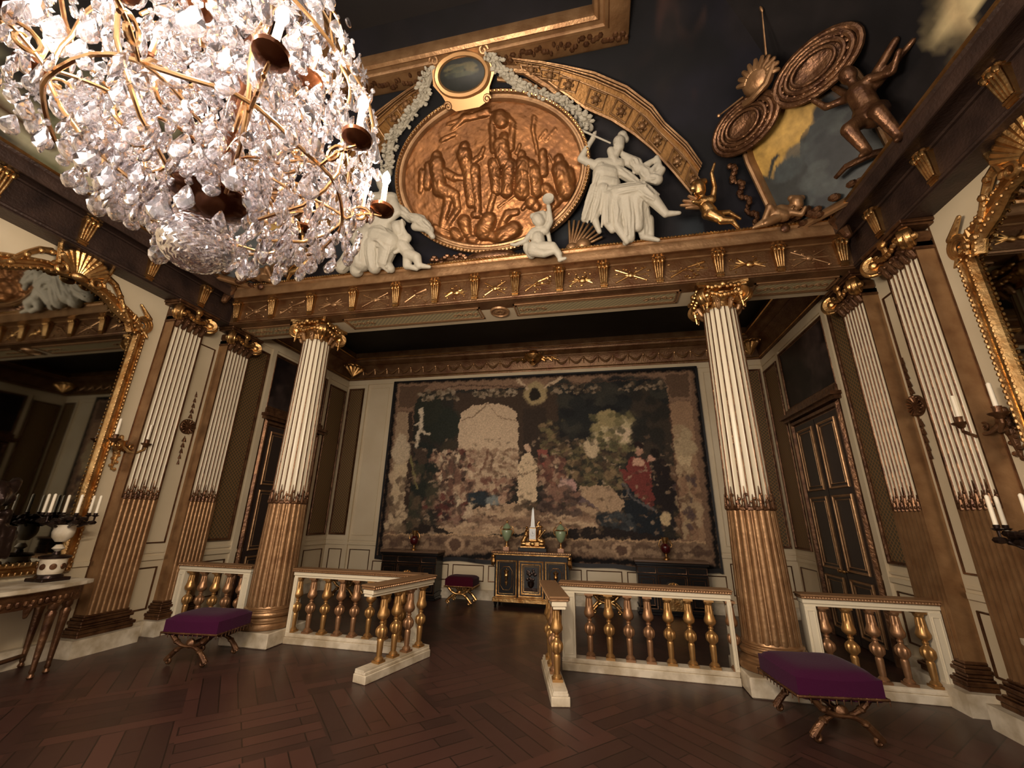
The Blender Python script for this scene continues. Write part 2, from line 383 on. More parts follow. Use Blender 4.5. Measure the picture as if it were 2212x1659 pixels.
# ---- measured outlines of the tapestry, the medallion relief and the stucco figures (metres)
TAP=[('p', (118, 86, 62), [[-3.81, 5.22], [3.86, 5.19], [3.8, 0.83], [-3.75, 0.76]]), ('p', (132, 98, 72), [[-3.76, 5.15], [3.75, 5.11], [3.7, 4.42], [3.16, 4.4], [3.07, 4.92], [-2.9, 4.91], [-3.16, 4.74], [-3.17, 4.39], [-3.7, 4.41]]), ('p', (96, 70, 50), [[-3.68, 5.08], [-2.83, 5.08], [-3.12, 4.76], [-3.23, 4.48], [-3.66, 4.5]]), ('p', (96, 70, 50), [[3.15, 5.05], [3.69, 5.06], [3.66, 4.5], [3.24, 4.48]]), ('p', (46, 42, 36), [[-3.24, 1.33], [-3.14, 2.78], [-3.2, 4.44], [-3.12, 4.74], [-2.9, 4.91], [-0.11, 4.89], [2.96, 4.91], [3.17, 4.71], [3.21, 3.83], [3.16, 1.39], [0.63, 1.31]]), ('p', (66, 50, 38), [[-2.14, 4.83], [0.62, 4.83], [0.59, 3.07], [-0.1, 2.55], [-1.91, 2.55]]), ('p', (56, 44, 36), [[-0.27, 4.33], [0.29, 4.35], [0.4, 3.14], [-0.25, 3.15]]), ('e', (40, 44, 36), [-2.38, 3.99, 0.47, 0.42]), ('e', (44, 46, 36), [-2.81, 4.42, 0.35, 0.38]), ('e', (36, 40, 36), [-2.82, 3.02, 0.38, 0.47]), ('e', (60, 52, 38), [-2.12, 3.33, 0.25, 0.24]), ('p', (188, 158, 124), [[-1.89, 2.63], [-1.94, 3.97], [-1.89, 4.26], [-1.6, 4.46], [-1.18, 4.53], [-0.71, 4.45], [-0.45, 4.26], [-0.38, 3.93], [-0.38, 2.63]]), ('l', (126, 98, 72), [[-1.88, 4.1], [-1.58, 4.17], [-1.34, 4.37], [-1.2, 4.5]], 0.03), ('l', (126, 98, 72), [[-1.17, 4.49], [-0.96, 4.23], [-0.71, 4.08], [-0.42, 4.05]], 0.02), ('s', [(165, 132, 102), (148, 114, 86), (176, 148, 114), (118, 86, 62)], [-1.87, 2.55, -0.4, 3.33], 170, 0.074, 0.037, 1), ('l', (120, 82, 60), [[-1.31, 2.78], [-1.2, 2.97], [-1.13, 3.31]], 0.06), ('l', (110, 76, 58), [[-1.03, 2.85], [-1.03, 3.23]], 0.05), ('s', [(88, 78, 50), (110, 96, 58), (62, 58, 42), (128, 102, 66), (80, 62, 44), (44, 42, 36)], [0.21, 2.42, 2.13, 4.0], 520, 0.062, 0.047, 2), ('s', [(36, 38, 38), (46, 46, 42), (30, 30, 32), (56, 54, 46)], [0.66, 3.62, 3.05, 4.96], 130, 0.195, 0.133, 3), ('e', (176, 156, 110), [1.94, 3.72, 0.46, 0.3]), ('e', (196, 168, 130), [2.0, 3.64, 0.29, 0.18]), ('e', (150, 130, 80), [1.77, 4.03, 0.22, 0.19]), ('e', (186, 160, 120), [1.37, 3.35, 0.16, 0.22]), ('s', [(110, 100, 60), (78, 74, 46), (140, 124, 76)], [1.37, 3.26, 2.54, 4.16], 60, 0.074, 0.052, 4), ('s', [(40, 38, 34), (60, 50, 40)], [2.39, 3.04, 3.13, 4.63], 50, 0.13, 0.144, 5), ('p', (168, 134, 98), [[-3.08, 1.37], [-2.32, 1.51], [-1.77, 1.67], [-1.55, 1.92], [-0.47, 2.08], [0.2, 1.88], [0.96, 1.96], [1.05, 2.45], [1.72, 2.49], [2.08, 2.11], [1.9, 1.87], [1.4, 1.56], [0.45, 1.46], [-1.21, 1.35]]), ('s', [(150, 114, 84), (184, 150, 112), (110, 80, 60), (134, 100, 74)], [-2.76, 1.48, 1.87, 1.87], 130, 0.18, 0.037, 6), ('s', [(178, 142, 108), (138, 96, 74), (96, 46, 36), (190, 160, 126), (72, 52, 42), (132, 92, 74), (50, 40, 36)], [-2.63, 1.67, -1.53, 3.29], 420, 0.06, 0.056, 7), ('e', (186, 146, 110), [-2.41, 3.25, 0.05, 0.06]), ('e', (60, 42, 34), [-2.43, 3.3, 0.06, 0.04]), ('s', [(170, 132, 100), (110, 72, 56), (196, 170, 134), (84, 62, 50)], [-2.51, 2.9, -2.28, 3.21], 8, 0.05, 0.092, 430), ('e', (186, 146, 110), [-2.11, 3.17, 0.05, 0.06]), ('e', (60, 42, 34), [-2.13, 3.22, 0.06, 0.04]), ('s', [(170, 132, 100), (110, 72, 56), (196, 170, 134), (84, 62, 50)], [-2.21, 2.82, -1.98, 3.12], 8, 0.05, 0.092, 500), ('e', (186, 146, 110), [-2.22, 2.97, 0.05, 0.06]), ('e', (60, 42, 34), [-2.24, 3.02, 0.05, 0.03]), ('s', [(170, 132, 100), (110, 72, 56), (196, 170, 134), (84, 62, 50)], [-2.32, 2.63, -2.09, 2.93], 8, 0.05, 0.092, 470), ('e', (186, 146, 110), [-1.95, 3.21, 0.06, 0.07]), ('e', (60, 42, 34), [-1.96, 3.25, 0.05, 0.03]), ('s', [(170, 132, 100), (110, 72, 56), (196, 170, 134), (84, 62, 50)], [-2.04, 2.85, -1.82, 3.16], 8, 0.049, 0.09, 540), ('e', (186, 146, 110), [-2.38, 2.78, 0.06, 0.06]), ('e', (60, 42, 34), [-2.39, 2.83, 0.05, 0.04]), ('s', [(170, 132, 100), (110, 72, 56), (196, 170, 134), (84, 62, 50)], [-2.47, 2.44, -2.24, 2.73], 8, 0.049, 0.09, 430), ('e', (186, 146, 110), [-1.84, 2.85, 0.05, 0.06]), ('e', (60, 42, 34), [-1.86, 2.9, 0.06, 0.03]), ('s', [(170, 132, 100), (110, 72, 56), (196, 170, 134), (84, 62, 50)], [-1.94, 2.51, -1.72, 2.81], 8, 0.049, 0.09, 560), ('e', (186, 146, 110), [-2.15, 2.55, 0.05, 0.06]), ('e', (60, 42, 34), [-2.17, 2.6, 0.06, 0.04]), ('s', [(170, 132, 100), (110, 72, 56), (196, 170, 134), (84, 62, 50)], [-2.25, 2.21, -2.02, 2.5], 8, 0.049, 0.09, 480), ('e', (186, 146, 110), [-1.7, 2.55, 0.05, 0.06]), ('e', (60, 42, 34), [-1.72, 2.6, 0.06, 0.04]), ('s', [(170, 132, 100), (110, 72, 56), (196, 170, 134), (84, 62, 50)], [-1.8, 2.21, -1.58, 2.5], 8, 0.049, 0.09, 590), ('e', (186, 146, 110), [-2.25, 2.21, 0.05, 0.06]), ('e', (60, 42, 34), [-2.27, 2.25, 0.06, 0.03]), ('s', [(170, 132, 100), (110, 72, 56), (196, 170, 134), (84, 62, 50)], [-2.34, 1.88, -2.12, 2.16], 8, 0.048, 0.088, 450), ('e', (186, 146, 110), [-1.88, 2.18, 0.05, 0.06]), ('e', (60, 42, 34), [-1.9, 2.22, 0.06, 0.03]), ('s', [(170, 132, 100), (110, 72, 56), (196, 170, 134), (84, 62, 50)], [-1.98, 1.85, -1.76, 2.13], 8, 0.049, 0.09, 540), ('e', (186, 146, 110), [-1.26, 2.51, 0.05, 0.06]), ('e', (60, 42, 34), [-1.27, 2.56, 0.05, 0.04]), ('s', [(170, 132, 100), (110, 72, 56), (196, 170, 134), (84, 62, 50)], [-1.35, 2.18, -1.14, 2.47], 8, 0.047, 0.086, 700), ('e', (186, 146, 110), [-1.41, 2.4, 0.05, 0.06]), ('e', (60, 42, 34), [-1.43, 2.45, 0.05, 0.04]), ('s', [(170, 132, 100), (110, 72, 56), (196, 170, 134), (84, 62, 50)], [-1.51, 2.07, -1.29, 2.36], 8, 0.048, 0.088, 660), ('e', (186, 146, 110), [-0.71, 2.4, 0.05, 0.05]), ('e', (60, 42, 34), [-0.72, 2.45, 0.05, 0.03]), ('s', [(170, 132, 100), (110, 72, 56), (196, 170, 134), (84, 62, 50)], [-0.8, 2.08, -0.6, 2.36], 8, 0.047, 0.086, 840), ('e', (186, 146, 110), [0.28, 3.14, 0.05, 0.06]), ('e', (60, 42, 34), [0.27, 3.19, 0.05, 0.04]), ('s', [(170, 132, 100), (110, 72, 56), (196, 170, 134), (84, 62, 50)], [0.19, 2.81, 0.38, 3.1], 8, 0.046, 0.084, 1100), ('e', (186, 146, 110), [0.43, 2.92, 0.05, 0.06]), ('e', (60, 42, 34), [0.42, 2.96, 0.05, 0.03]), ('s', [(170, 132, 100), (110, 72, 56), (196, 170, 134), (84, 62, 50)], [0.34, 2.59, 0.53, 2.88], 8, 0.046, 0.084, 1140), ('e', (186, 146, 110), [0.69, 2.77, 0.05, 0.06]), ('e', (60, 42, 34), [0.68, 2.81, 0.05, 0.03]), ('s', [(170, 132, 100), (110, 72, 56), (196, 170, 134), (84, 62, 50)], [0.6, 2.45, 0.78, 2.73], 8, 0.044, 0.081, 1210), ('e', (186, 146, 110), [0.57, 2.45, 0.05, 0.06]), ('e', (60, 42, 34), [0.56, 2.49, 0.05, 0.03]), ('s', [(170, 132, 100), (110, 72, 56), (196, 170, 134), (84, 62, 50)], [0.49, 2.13, 0.66, 2.4], 8, 0.043, 0.079, 1180), ('e', (186, 146, 110), [0.32, 2.2, 0.04, 0.06]), ('e', (60, 42, 34), [0.3, 2.24, 0.05, 0.03]), ('s', [(170, 132, 100), (110, 72, 56), (196, 170, 134), (84, 62, 50)], [0.23, 1.88, 0.41, 2.15], 8, 0.043, 0.079, 1110), ('e', (186, 146, 110), [-1.01, 2.33, 0.05, 0.06]), ('e', (60, 42, 34), [-1.03, 2.37, 0.05, 0.03]), ('s', [(170, 132, 100), (110, 72, 56), (196, 170, 134), (84, 62, 50)], [-1.11, 2.0, -0.9, 2.29], 8, 0.047, 0.086, 760), ('s', [(84, 36, 32), (104, 42, 36), (140, 104, 80), (54, 38, 34)], [-2.7, 1.63, -2.0, 2.21], 110, 0.062, 0.049, 8), ('s', [(34, 40, 34), (60, 58, 42), (88, 70, 50)], [-3.25, 1.44, -2.47, 3.02], 60, 0.112, 0.129, 9), ('s', [(146, 104, 80), (112, 68, 52), (178, 146, 112), (72, 50, 42)], [-1.67, 2.19, -0.47, 2.66], 140, 0.057, 0.041, 10), ('e', (40, 50, 56), [-1.28, 2.18, 0.31, 0.14]), ('e', (112, 120, 118), [-0.95, 2.13, 0.17, 0.1]), ('e', (170, 130, 100), [-0.74, 2.15, 0.1, 0.09]), ('p', (198, 168, 128), [[-0.27, 3.19], [-0.1, 3.26], [0.09, 3.0], [0.07, 2.09], [-0.15, 1.96], [-0.38, 2.08], [-0.37, 2.92]]), ('e', (190, 150, 118), [-0.15, 3.36, 0.08, 0.09]), ('l', (120, 90, 64), [[-0.36, 2.7], [0.06, 2.85]], 0.02), ('s', [(90, 70, 52), (70, 60, 46)], [-0.38, 1.95, 0.09, 2.12], 16, 0.076, 0.038, 11), ('p', (138, 66, 54), [[0.09, 3.3], [0.32, 3.33], [0.43, 2.99], [0.32, 2.77], [0.13, 2.92]]), ('s', [(124, 78, 60), (100, 58, 46), (160, 122, 94), (66, 46, 40)], [0.13, 2.41, 0.72, 3.15], 130, 0.049, 0.049, 12), ('p', (104, 82, 82), [[0.61, 2.63], [0.91, 2.63], [1.01, 2.31], [1.49, 1.97], [1.0, 2.06], [0.64, 2.13]]), ('e', (180, 140, 124), [0.72, 2.48, 0.11, 0.14]), ('e', (176, 130, 120), [0.89, 2.45, 0.09, 0.14]), ('s', [(90, 70, 60), (130, 90, 70), (60, 44, 40)], [0.2, 1.86, 0.99, 2.41], 50, 0.111, 0.059, 13), ('l', (90, 64, 50), [[0.79, 2.13], [1.14, 2.07], [1.47, 1.93]], 0.03), ('p', (118, 42, 36), [[1.96, 2.87], [2.13, 2.8], [2.18, 3.09], [2.46, 3.12], [2.65, 2.98], [2.71, 2.08], [2.57, 1.95], [2.23, 2.35], [2.08, 2.56]]), ('p', (30, 36, 42), [[2.0, 2.52], [2.2, 2.42], [2.57, 1.98], [2.76, 1.89], [2.81, 1.39], [2.13, 1.44], [2.04, 2.01]]), ('l', (90, 84, 84), [[2.04, 2.52], [2.22, 2.21], [2.67, 1.95]], 0.05), ('e', (192, 142, 112), [2.4, 3.0, 0.12, 0.09]), ('e', (176, 124, 96), [2.44, 3.27, 0.07, 0.1]), ('e', (44, 30, 28), [2.44, 3.37, 0.1, 0.07]), ('p', (38, 30, 30), [[2.73, 3.08], [2.97, 3.04], [3.16, 2.63], [3.15, 1.99], [2.86, 1.89], [2.68, 2.08], [2.65, 2.56]]), ('e', (180, 130, 104), [2.68, 3.08, 0.07, 0.08]), ('e', (34, 28, 26), [2.78, 3.19, 0.1, 0.09]), ('l', (70, 52, 44), [[2.86, 1.92], [2.8, 1.63]], 0.06), ('l', (40, 34, 36), [[3.0, 1.96], [3.02, 1.57]], 0.06), ('e', (190, 160, 110), [2.88, 1.79, 0.1, 0.13]), ('s', [(40, 44, 48), (60, 64, 66), (28, 30, 32)], [1.45, 1.45, 2.13, 1.87], 50, 0.082, 0.061, 14), ('p', (44, 34, 28), [[-3.16, 1.35], [-2.69, 1.58], [-2.23, 1.48], [-1.91, 1.36]]), ('p', (40, 32, 30), [[0.77, 1.52], [1.5, 1.6], [2.97, 1.41], [3.13, 1.37], [0.77, 1.32]]), ('p', (156, 126, 94), [[-3.69, 4.37], [-3.37, 4.36], [-3.21, 3.18], [-3.23, 1.42], [-3.58, 1.36], [-3.67, 3.19]]), ('p', (60, 44, 34), [[-3.37, 4.36], [-3.25, 4.35], [-3.08, 3.02], [-3.14, 1.39], [-3.25, 1.38], [-3.23, 3.18]]), ('e', (184, 160, 126), [-3.46, 3.31, 0.23, 0.29]), ('e', (184, 160, 126), [-3.49, 3.64, 0.12, 0.13]), ('p', (190, 164, 124), [[-3.6, 2.98], [-3.25, 3.02], [-3.27, 2.01], [-3.57, 2.01]]), ('s', [(120, 96, 70), (90, 70, 52), (190, 160, 120)], [-3.75, 1.42, -3.21, 2.78], 40, 0.07, 0.088, 15), ('l', (200, 180, 150), [[-2.99, 4.3], [-2.96, 4.0], [-3.02, 3.79], [-3.04, 3.46]], 0.09), ('l', (200, 180, 150), [[-2.96, 4.09], [-3.13, 4.01]], 0.05), ('l', (196, 176, 146), [[-2.94, 3.83], [-2.71, 3.75]], 0.06), ('e', (200, 180, 150), [-3.0, 4.38, 0.07, 0.08]), ('p', (70, 54, 42), [[-3.12, 3.4], [-2.72, 3.38], [-2.73, 3.02], [-2.94, 2.94]]), ('l', (120, 110, 60), [[-3.18, 3.18], [-2.93, 2.39]], 0.05), ('p', (150, 112, 78), [[3.18, 4.36], [3.68, 4.4], [3.62, 1.34], [3.18, 1.4]]), ('p', (158, 128, 90), [[3.21, 3.83], [3.52, 3.83], [3.45, 1.42], [3.24, 1.42]]), ('e', (168, 142, 102), [3.42, 3.32, 0.23, 0.21]), ('e', (168, 142, 102), [3.48, 3.61, 0.11, 0.15]), ('p', (188, 160, 116), [[3.24, 3.11], [3.54, 3.11], [3.47, 2.76], [3.31, 2.76]]), ('s', [(110, 80, 56), (80, 60, 60), (140, 100, 70), (170, 140, 100)], [3.12, 1.43, 3.6, 2.94], 70, 0.054, 0.075, 16), ('l', (90, 60, 44), [[3.19, 4.36], [3.17, 1.42]], 0.03), ('p', (126, 96, 70), [[-3.7, 1.28], [-1.91, 1.35], [0.63, 1.3], [3.64, 1.32], [3.7, 0.94], [3.08, 0.86], [0.97, 1.01], [-1.95, 0.84], [-3.72, 0.91]]), ('s', [(100, 74, 54), (150, 118, 86), (84, 60, 46)], [-3.65, 1.06, 3.62, 1.23], 260, 0.067, 0.038, 17), ('e', (168, 132, 96), [-1.85, 1.14, 0.21, 0.15]), ('e', (92, 64, 48), [-1.85, 1.12, 0.14, 0.12]), ('e', (168, 132, 96), [1.92, 1.14, 0.18, 0.13]), ('e', (92, 64, 48), [1.92, 1.12, 0.11, 0.1]), ('l', (180, 140, 96), [[-3.7, 1.3], [-1.91, 1.35], [0.63, 1.31], [3.62, 1.34]], 0.03), ('s', [(140, 118, 92), (110, 90, 66), (150, 130, 104), (60, 52, 40)], [-3.13, 4.67, -2.04, 4.94], 70, 0.04, 0.031, 18), ('s', [(140, 118, 92), (110, 90, 66), (150, 130, 104), (60, 52, 40)], [-1.57, 4.68, -0.43, 4.87], 70, 0.038, 0.029, 19), ('s', [(140, 118, 92), (106, 86, 64), (64, 54, 42)], [0.46, 4.68, 1.65, 4.9], 70, 0.035, 0.027, 20), ('s', [(140, 118, 92), (106, 86, 64), (64, 54, 42)], [2.08, 4.7, 3.12, 4.88], 60, 0.033, 0.026, 21), ('e', (160, 136, 88), [0.04, 4.73, 0.26, 0.27]), ('e', (44, 36, 28), [0.03, 4.7, 0.13, 0.15]), ('l', (190, 160, 124), [[-0.44, 5.14], [-0.17, 4.87]], 0.07), ('l', (190, 160, 124), [[0.7, 5.1], [0.26, 4.87]], 0.06), ('l', (84, 60, 44), [[-2.77, 4.9], [-1.98, 5.04], [-0.19, 4.91]], 0.03), ('l', (84, 60, 44), [[0.38, 4.93], [2.97, 4.98]], 0.02), ('l', (20, 16, 16), [[-3.81, 5.22], [3.84, 5.18]], 0.12), ('l', (20, 16, 16), [[3.85, 5.19], [3.8, 0.83]], 0.1), ('l', (20, 16, 16), [[-3.81, 5.22], [-3.75, 0.76]], 0.1), ('l', (20, 16, 16), [[-3.76, 0.8], [-2.03, 0.82], [-1.04, 0.91], [0.96, 0.9], [2.29, 0.89], [3.8, 0.83]], 0.13)]
MEDC=[0.0, -1.083, 6.814]
MED=[(-0.739, 0.391, -0.739, 0.387, 0.088, 0.088, 1.0), (-0.755, 0.276, -0.753, -0.01, 0.136, 0.124, 1.0), (-0.661, 0.168, -0.487, 0.05, 0.065, 0.065, 1.0), (-0.487, 0.05, -0.251, 0.005, 0.053, 0.035, 1.0), (-0.892, 0.272, -0.96, -0.006, 0.071, 0.071, 1.0), (-0.763, -0.081, -0.52, -0.209, 0.119, 0.09, 1.0), (-0.517, -0.185, -0.49, -0.407, 0.071, 0.059, 1.0), (-0.49, -0.407, -0.732, -0.675, 0.06, 0.042, 1.0), (-0.633, -0.243, -0.801, -0.667, 0.078, 0.048, 1.0), (-0.276, 0.462, -0.271, 0.456, 0.081, 0.081, 1.0), (-0.289, 0.349, -0.259, 0.159, 0.122, 0.104, 1.0), (-0.199, 0.22, -0.034, 0.289, 0.046, 0.046, 1.0), (-0.034, 0.289, 0.029, 0.394, 0.037, 0.029, 1.0), (-0.158, 0.121, -0.159, -0.473, 0.099, 0.058, 1.0), (-0.268, 0.09, -0.268, -0.362, 0.088, 0.07, 1.0), (0.357, 0.479, 0.359, 0.475, 0.09, 0.09, 1.0), (0.309, 0.375, 0.327, 0.168, 0.136, 0.114, 1.0), (0.188, 0.683, 0.179, 0.349, 0.045, 0.056, 1.0), (0.511, 0.654, 0.444, 0.332, 0.045, 0.056, 1.0), (0.188, 0.683, 0.229, 0.831, 0.04, 0.04, 1.0), (0.511, 0.654, 0.425, 0.788, 0.039, 0.039, 1.0), (0.323, 0.772, 0.343, 0.725, 0.112, 0.112, 1.0), (0.132, 0.868, -0.495, 0.813, 0.062, 0.028, 1.0), (-0.227, 0.86, -0.454, 0.716, 0.057, 0.023, 1.0), (0.834, 0.69, 0.796, 0.522, 0.033, 0.033, 1.0), (0.796, 0.522, 0.844, 0.206, 0.028, 0.028, 1.0), (0.597, 0.219, 0.599, 0.217, 0.068, 0.068, 1.0), (0.61, 0.082, 0.579, -0.282, 0.125, 0.142, 1.0), (0.734, 0.064, 0.736, 0.062, 0.074, 0.074, 1.0), (0.774, -0.055, 0.779, -0.309, 0.114, 0.114, 1.0), (1.153, 0.072, 1.155, 0.067, 0.078, 0.078, 1.0), (1.168, -0.065, 1.247, -0.37, 0.129, 0.14, 1.0), (1.013, 0.159, 1.259, -0.372, 0.02, 0.02, 1.0), (0.917, 0.195, 0.922, -0.076, 0.067, 0.067, 1.0), (0.408, 0.088, 0.325, -0.249, 0.114, 0.114, 1.0), (0.158, 0.146, 0.174, -0.205, 0.098, 0.098, 1.0), (-0.406, -0.614, -0.386, -0.79, 0.108, 0.078, 1.0), (-0.003, -0.638, -0.101, -0.798, 0.125, 0.149, 1.0), (0.691, -0.461, 0.696, -0.466, 0.098, 0.098, 1.0), (0.647, -0.385, 0.761, -0.54, 0.069, 0.069, 1.0), (0.557, -0.538, 0.67, -0.411, 0.035, 0.035, 1.0), (0.501, -0.295, 0.174, -0.466, 0.02, 0.02, 1.0), (-0.33, -0.897, -0.277, -0.915, 0.073, 0.073, 1.0), (0.375, -0.829, 0.183, -0.905, 0.13, 0.13, 1.0), (0.32, -0.581, 0.109, -0.847, 0.07, 0.035, 1.0), (0.32, -0.581, 0.45, -0.573, 0.053, 0.053, 1.0), (-0.591, -0.767, -0.542, -0.823, 0.091, 0.091, 1.0), (-0.234, -0.537, -0.154, -0.547, 0.054, 0.054, 1.0), (0.984, -0.592, 1.168, -0.452, 0.058, 0.058, 1.0), (0.93, -0.306, 1.065, -0.509, 0.086, 0.086, 1.0), (-0.104, -0.823, 0.101, -0.921, 0.078, 0.078, 1.0), (-0.707, -0.804, -0.912, -0.654, 0.061, 0.061, 1.0), (0.884, 0.399, 0.988, 0.493, 0.022, 0.022, 1.0), (0.979, 0.363, 1.133, 0.492, 0.019, 0.019, 1.0), (0.525, 0.253, 0.584, 0.356, 0.028, 0.028, 1.0), (1.286, -0.126, 1.302, -0.264, 0.084, 0.084, 1.0), (-1.014, 0.194, -1.08, -0.063, 0.06, 0.042, 1.0), (-0.629, 0.606, -0.408, 0.664, 0.035, 0.035, 1.0), (0.446, -0.055, 0.694, -0.113, 0.052, 0.052, 1.0), (0.113, -0.292, 0.007, -0.542, 0.047, 0.047, 1.0)]
FLUTE=[(-0.071, -0.582, 1.38, 0.088, -0.072, -0.575, 1.296, 0.077), (-0.014, -0.574, 1.479, 0.078, 0.026, -0.543, 1.449, 0.057), (-0.066, -0.582, 1.287, 0.051, -0.132, -0.537, 1.184, 0.057), (-0.117, -0.625, 1.32, 0.018, -0.141, -0.627, 1.293, 0.015), (-0.192, -0.562, 1.259, 0.057, -0.143, -0.507, 1.097, 0.067), (-0.373, -0.507, 1.097, 0.089, -0.085, -0.462, 1.087, 0.088), (-0.333, -0.464, 0.968, 0.135, -0.207, -0.434, 0.944, 0.125), (-0.305, -0.417, 0.83, 0.125, -0.191, -0.388, 0.808, 0.119), (-0.244, -0.361, 0.666, 0.135, -0.131, -0.348, 0.629, 0.129), (-0.42, -0.504, 1.088, 0.068, -0.624, -0.578, 1.18, 0.052), (-0.624, -0.578, 1.18, 0.052, -0.511, -0.648, 1.325, 0.044), (-0.511, -0.648, 1.325, 0.041, -0.425, -0.681, 1.422, 0.034), (-0.449, -0.675, 1.404, 0.036, -0.411, -0.707, 1.466, 0.031), (-0.412, -0.711, 1.447, 0.015, -0.387, -0.724, 1.487, 0.013), (-0.134, -0.381, 0.6, 0.149, 0.193, -0.452, 0.563, 0.115), (0.171, -0.457, 0.576, 0.115, 0.336, -0.426, 0.422, 0.089), (0.336, -0.426, 0.422, 0.089, 0.494, -0.37, 0.196, 0.054), (0.494, -0.37, 0.196, 0.049, 0.668, -0.383, 0.171, 0.027), (0.004, -0.311, 0.581, 0.129, 0.195, -0.298, 0.418, 0.112), (0.195, -0.298, 0.418, 0.112, 0.209, -0.206, 0.211, 0.082), (0.209, -0.206, 0.211, 0.082, 0.204, -0.137, 0.07, 0.062), (0.203, -0.13, 0.048, 0.051, 0.401, -0.156, -0.06, 0.028), (-0.341, -0.526, 1.027, 0.067, -0.448, -0.425, 0.731, 0.062), (-0.448, -0.425, 0.731, 0.078, -0.607, -0.295, 0.348, 0.057), (-0.334, -0.436, 0.7, 0.093, -0.468, -0.306, 0.318, 0.062), (-0.468, -0.306, 0.318, 0.062, -0.408, -0.243, 0.133, 0.036), (-0.25, -0.411, 0.564, 0.102, -0.289, -0.3, 0.238, 0.072), (-0.289, -0.3, 0.238, 0.072, -0.226, -0.26, 0.121, 0.051), (-0.139, -0.398, 0.527, 0.102, -0.157, -0.296, 0.165, 0.076), (-0.157, -0.296, 0.165, 0.076, -0.034, -0.217, -0.067, 0.046), (-0.005, -0.392, 0.51, 0.112, 0.014, -0.213, -0.016, 0.071), (-0.526, -0.351, 0.577, 0.078, -0.583, -0.278, 0.359, 0.042), (0.127, -0.386, 0.493, 0.116, 0.134, -0.244, 0.136, 0.076), (-0.032, -0.508, 1.224, 0.041, 0.12, -0.463, 1.09, 0.077), (0.009, -0.461, 1.115, 0.052, 0.227, -0.427, 0.986, 0.067), (0.119, -0.486, 1.096, 0.062, 0.18, -0.445, 0.977, 0.087), (-0.113, -0.452, 0.997, 0.078, 0.149, -0.379, 0.783, 0.056), (0.222, -0.459, 0.955, 0.066, 0.304, -0.41, 0.812, 0.092), (0.304, -0.41, 0.812, 0.076, 0.431, -0.413, 0.757, 0.076), (0.411, -0.421, 0.781, 0.066, 0.492, -0.454, 0.878, 0.055), (0.46, -0.463, 0.905, 0.055, 0.434, -0.512, 1.049, 0.04), (0.291, -0.47, 0.989, 0.051, 0.435, -0.501, 1.046, 0.035), (0.346, -0.47, 0.862, 0.045, 0.461, -0.508, 0.975, 0.03), (-0.029, -0.198, 0.001, 0.051, -0.054, -0.177, -0.062, 0.041), (0.28, -0.201, 0.26, 0.087, 0.314, -0.125, 0.036, 0.046), (-0.323, -0.424, 0.478, 0.031, -0.373, -0.314, 0.156, 0.018), (-0.19, -0.434, 0.447, 0.03, -0.162, -0.315, 0.096, 0.018), (-0.036, -0.435, 0.42, 0.028, -0.035, -0.289, -0.012, 0.018), (-0.459, -0.406, 0.488, 0.026, -0.517, -0.326, 0.252, 0.015)]
FLUTEROD=[(-0.633, -0.764, 1.542, 0.016, -0.198, -0.66, 1.299, 0.012)]
CHERUB=[(-0.045, -0.313, 0.409, 0.097, -0.022, -0.301, 0.372, 0.087), (-0.116, -0.332, 0.464, 0.049, 0.03, -0.321, 0.494, 0.053), (0.051, -0.305, 0.445, 0.048, 0.035, -0.278, 0.367, 0.044), (-0.085, -0.336, 0.353, 0.014, -0.096, -0.332, 0.34, 0.012), (-0.04, -0.262, 0.319, 0.049, -0.031, -0.246, 0.272, 0.058), (-0.117, -0.241, 0.259, 0.063, 0.054, -0.238, 0.251, 0.063), (-0.059, -0.224, 0.147, 0.102, -0.051, -0.193, 0.055, 0.107), (-0.112, -0.197, 0.003, 0.111, -0.017, -0.181, -0.041, 0.106), (0.066, -0.242, 0.261, 0.053, 0.14, -0.278, 0.366, 0.043), (0.14, -0.278, 0.366, 0.043, 0.126, -0.348, 0.573, 0.034), (0.121, -0.348, 0.574, 0.034, 0.119, -0.368, 0.631, 0.029), (-0.14, -0.255, 0.237, 0.053, -0.25, -0.25, 0.098, 0.041), (-0.25, -0.25, 0.098, 0.041, -0.397, -0.255, 0.051, 0.029), (-0.397, -0.255, 0.051, 0.029, -0.458, -0.26, 0.067, 0.022), (-0.012, -0.21, -0.02, 0.096, 0.162, -0.262, -0.053, 0.066), (0.162, -0.262, -0.053, 0.066, 0.25, -0.221, -0.174, 0.052), (0.238, -0.221, -0.173, 0.047, 0.27, -0.197, -0.243, 0.035), (0.258, -0.194, -0.253, 0.035, 0.342, -0.216, -0.251, 0.023), (-0.136, -0.199, -0.052, 0.087, 0.038, -0.232, -0.141, 0.062), (0.038, -0.232, -0.141, 0.062, 0.212, -0.256, -0.133, 0.042), (-0.215, -0.167, 0.039, 0.083, -0.171, -0.133, -0.058, 0.073), (0.078, -0.232, 0.325, 0.034, 0.115, -0.152, 0.091, 0.034)]
TAMB=[(0.125, -0.414, 0.675, 0.084, 0.125, -0.413, 0.672, 0.084)]
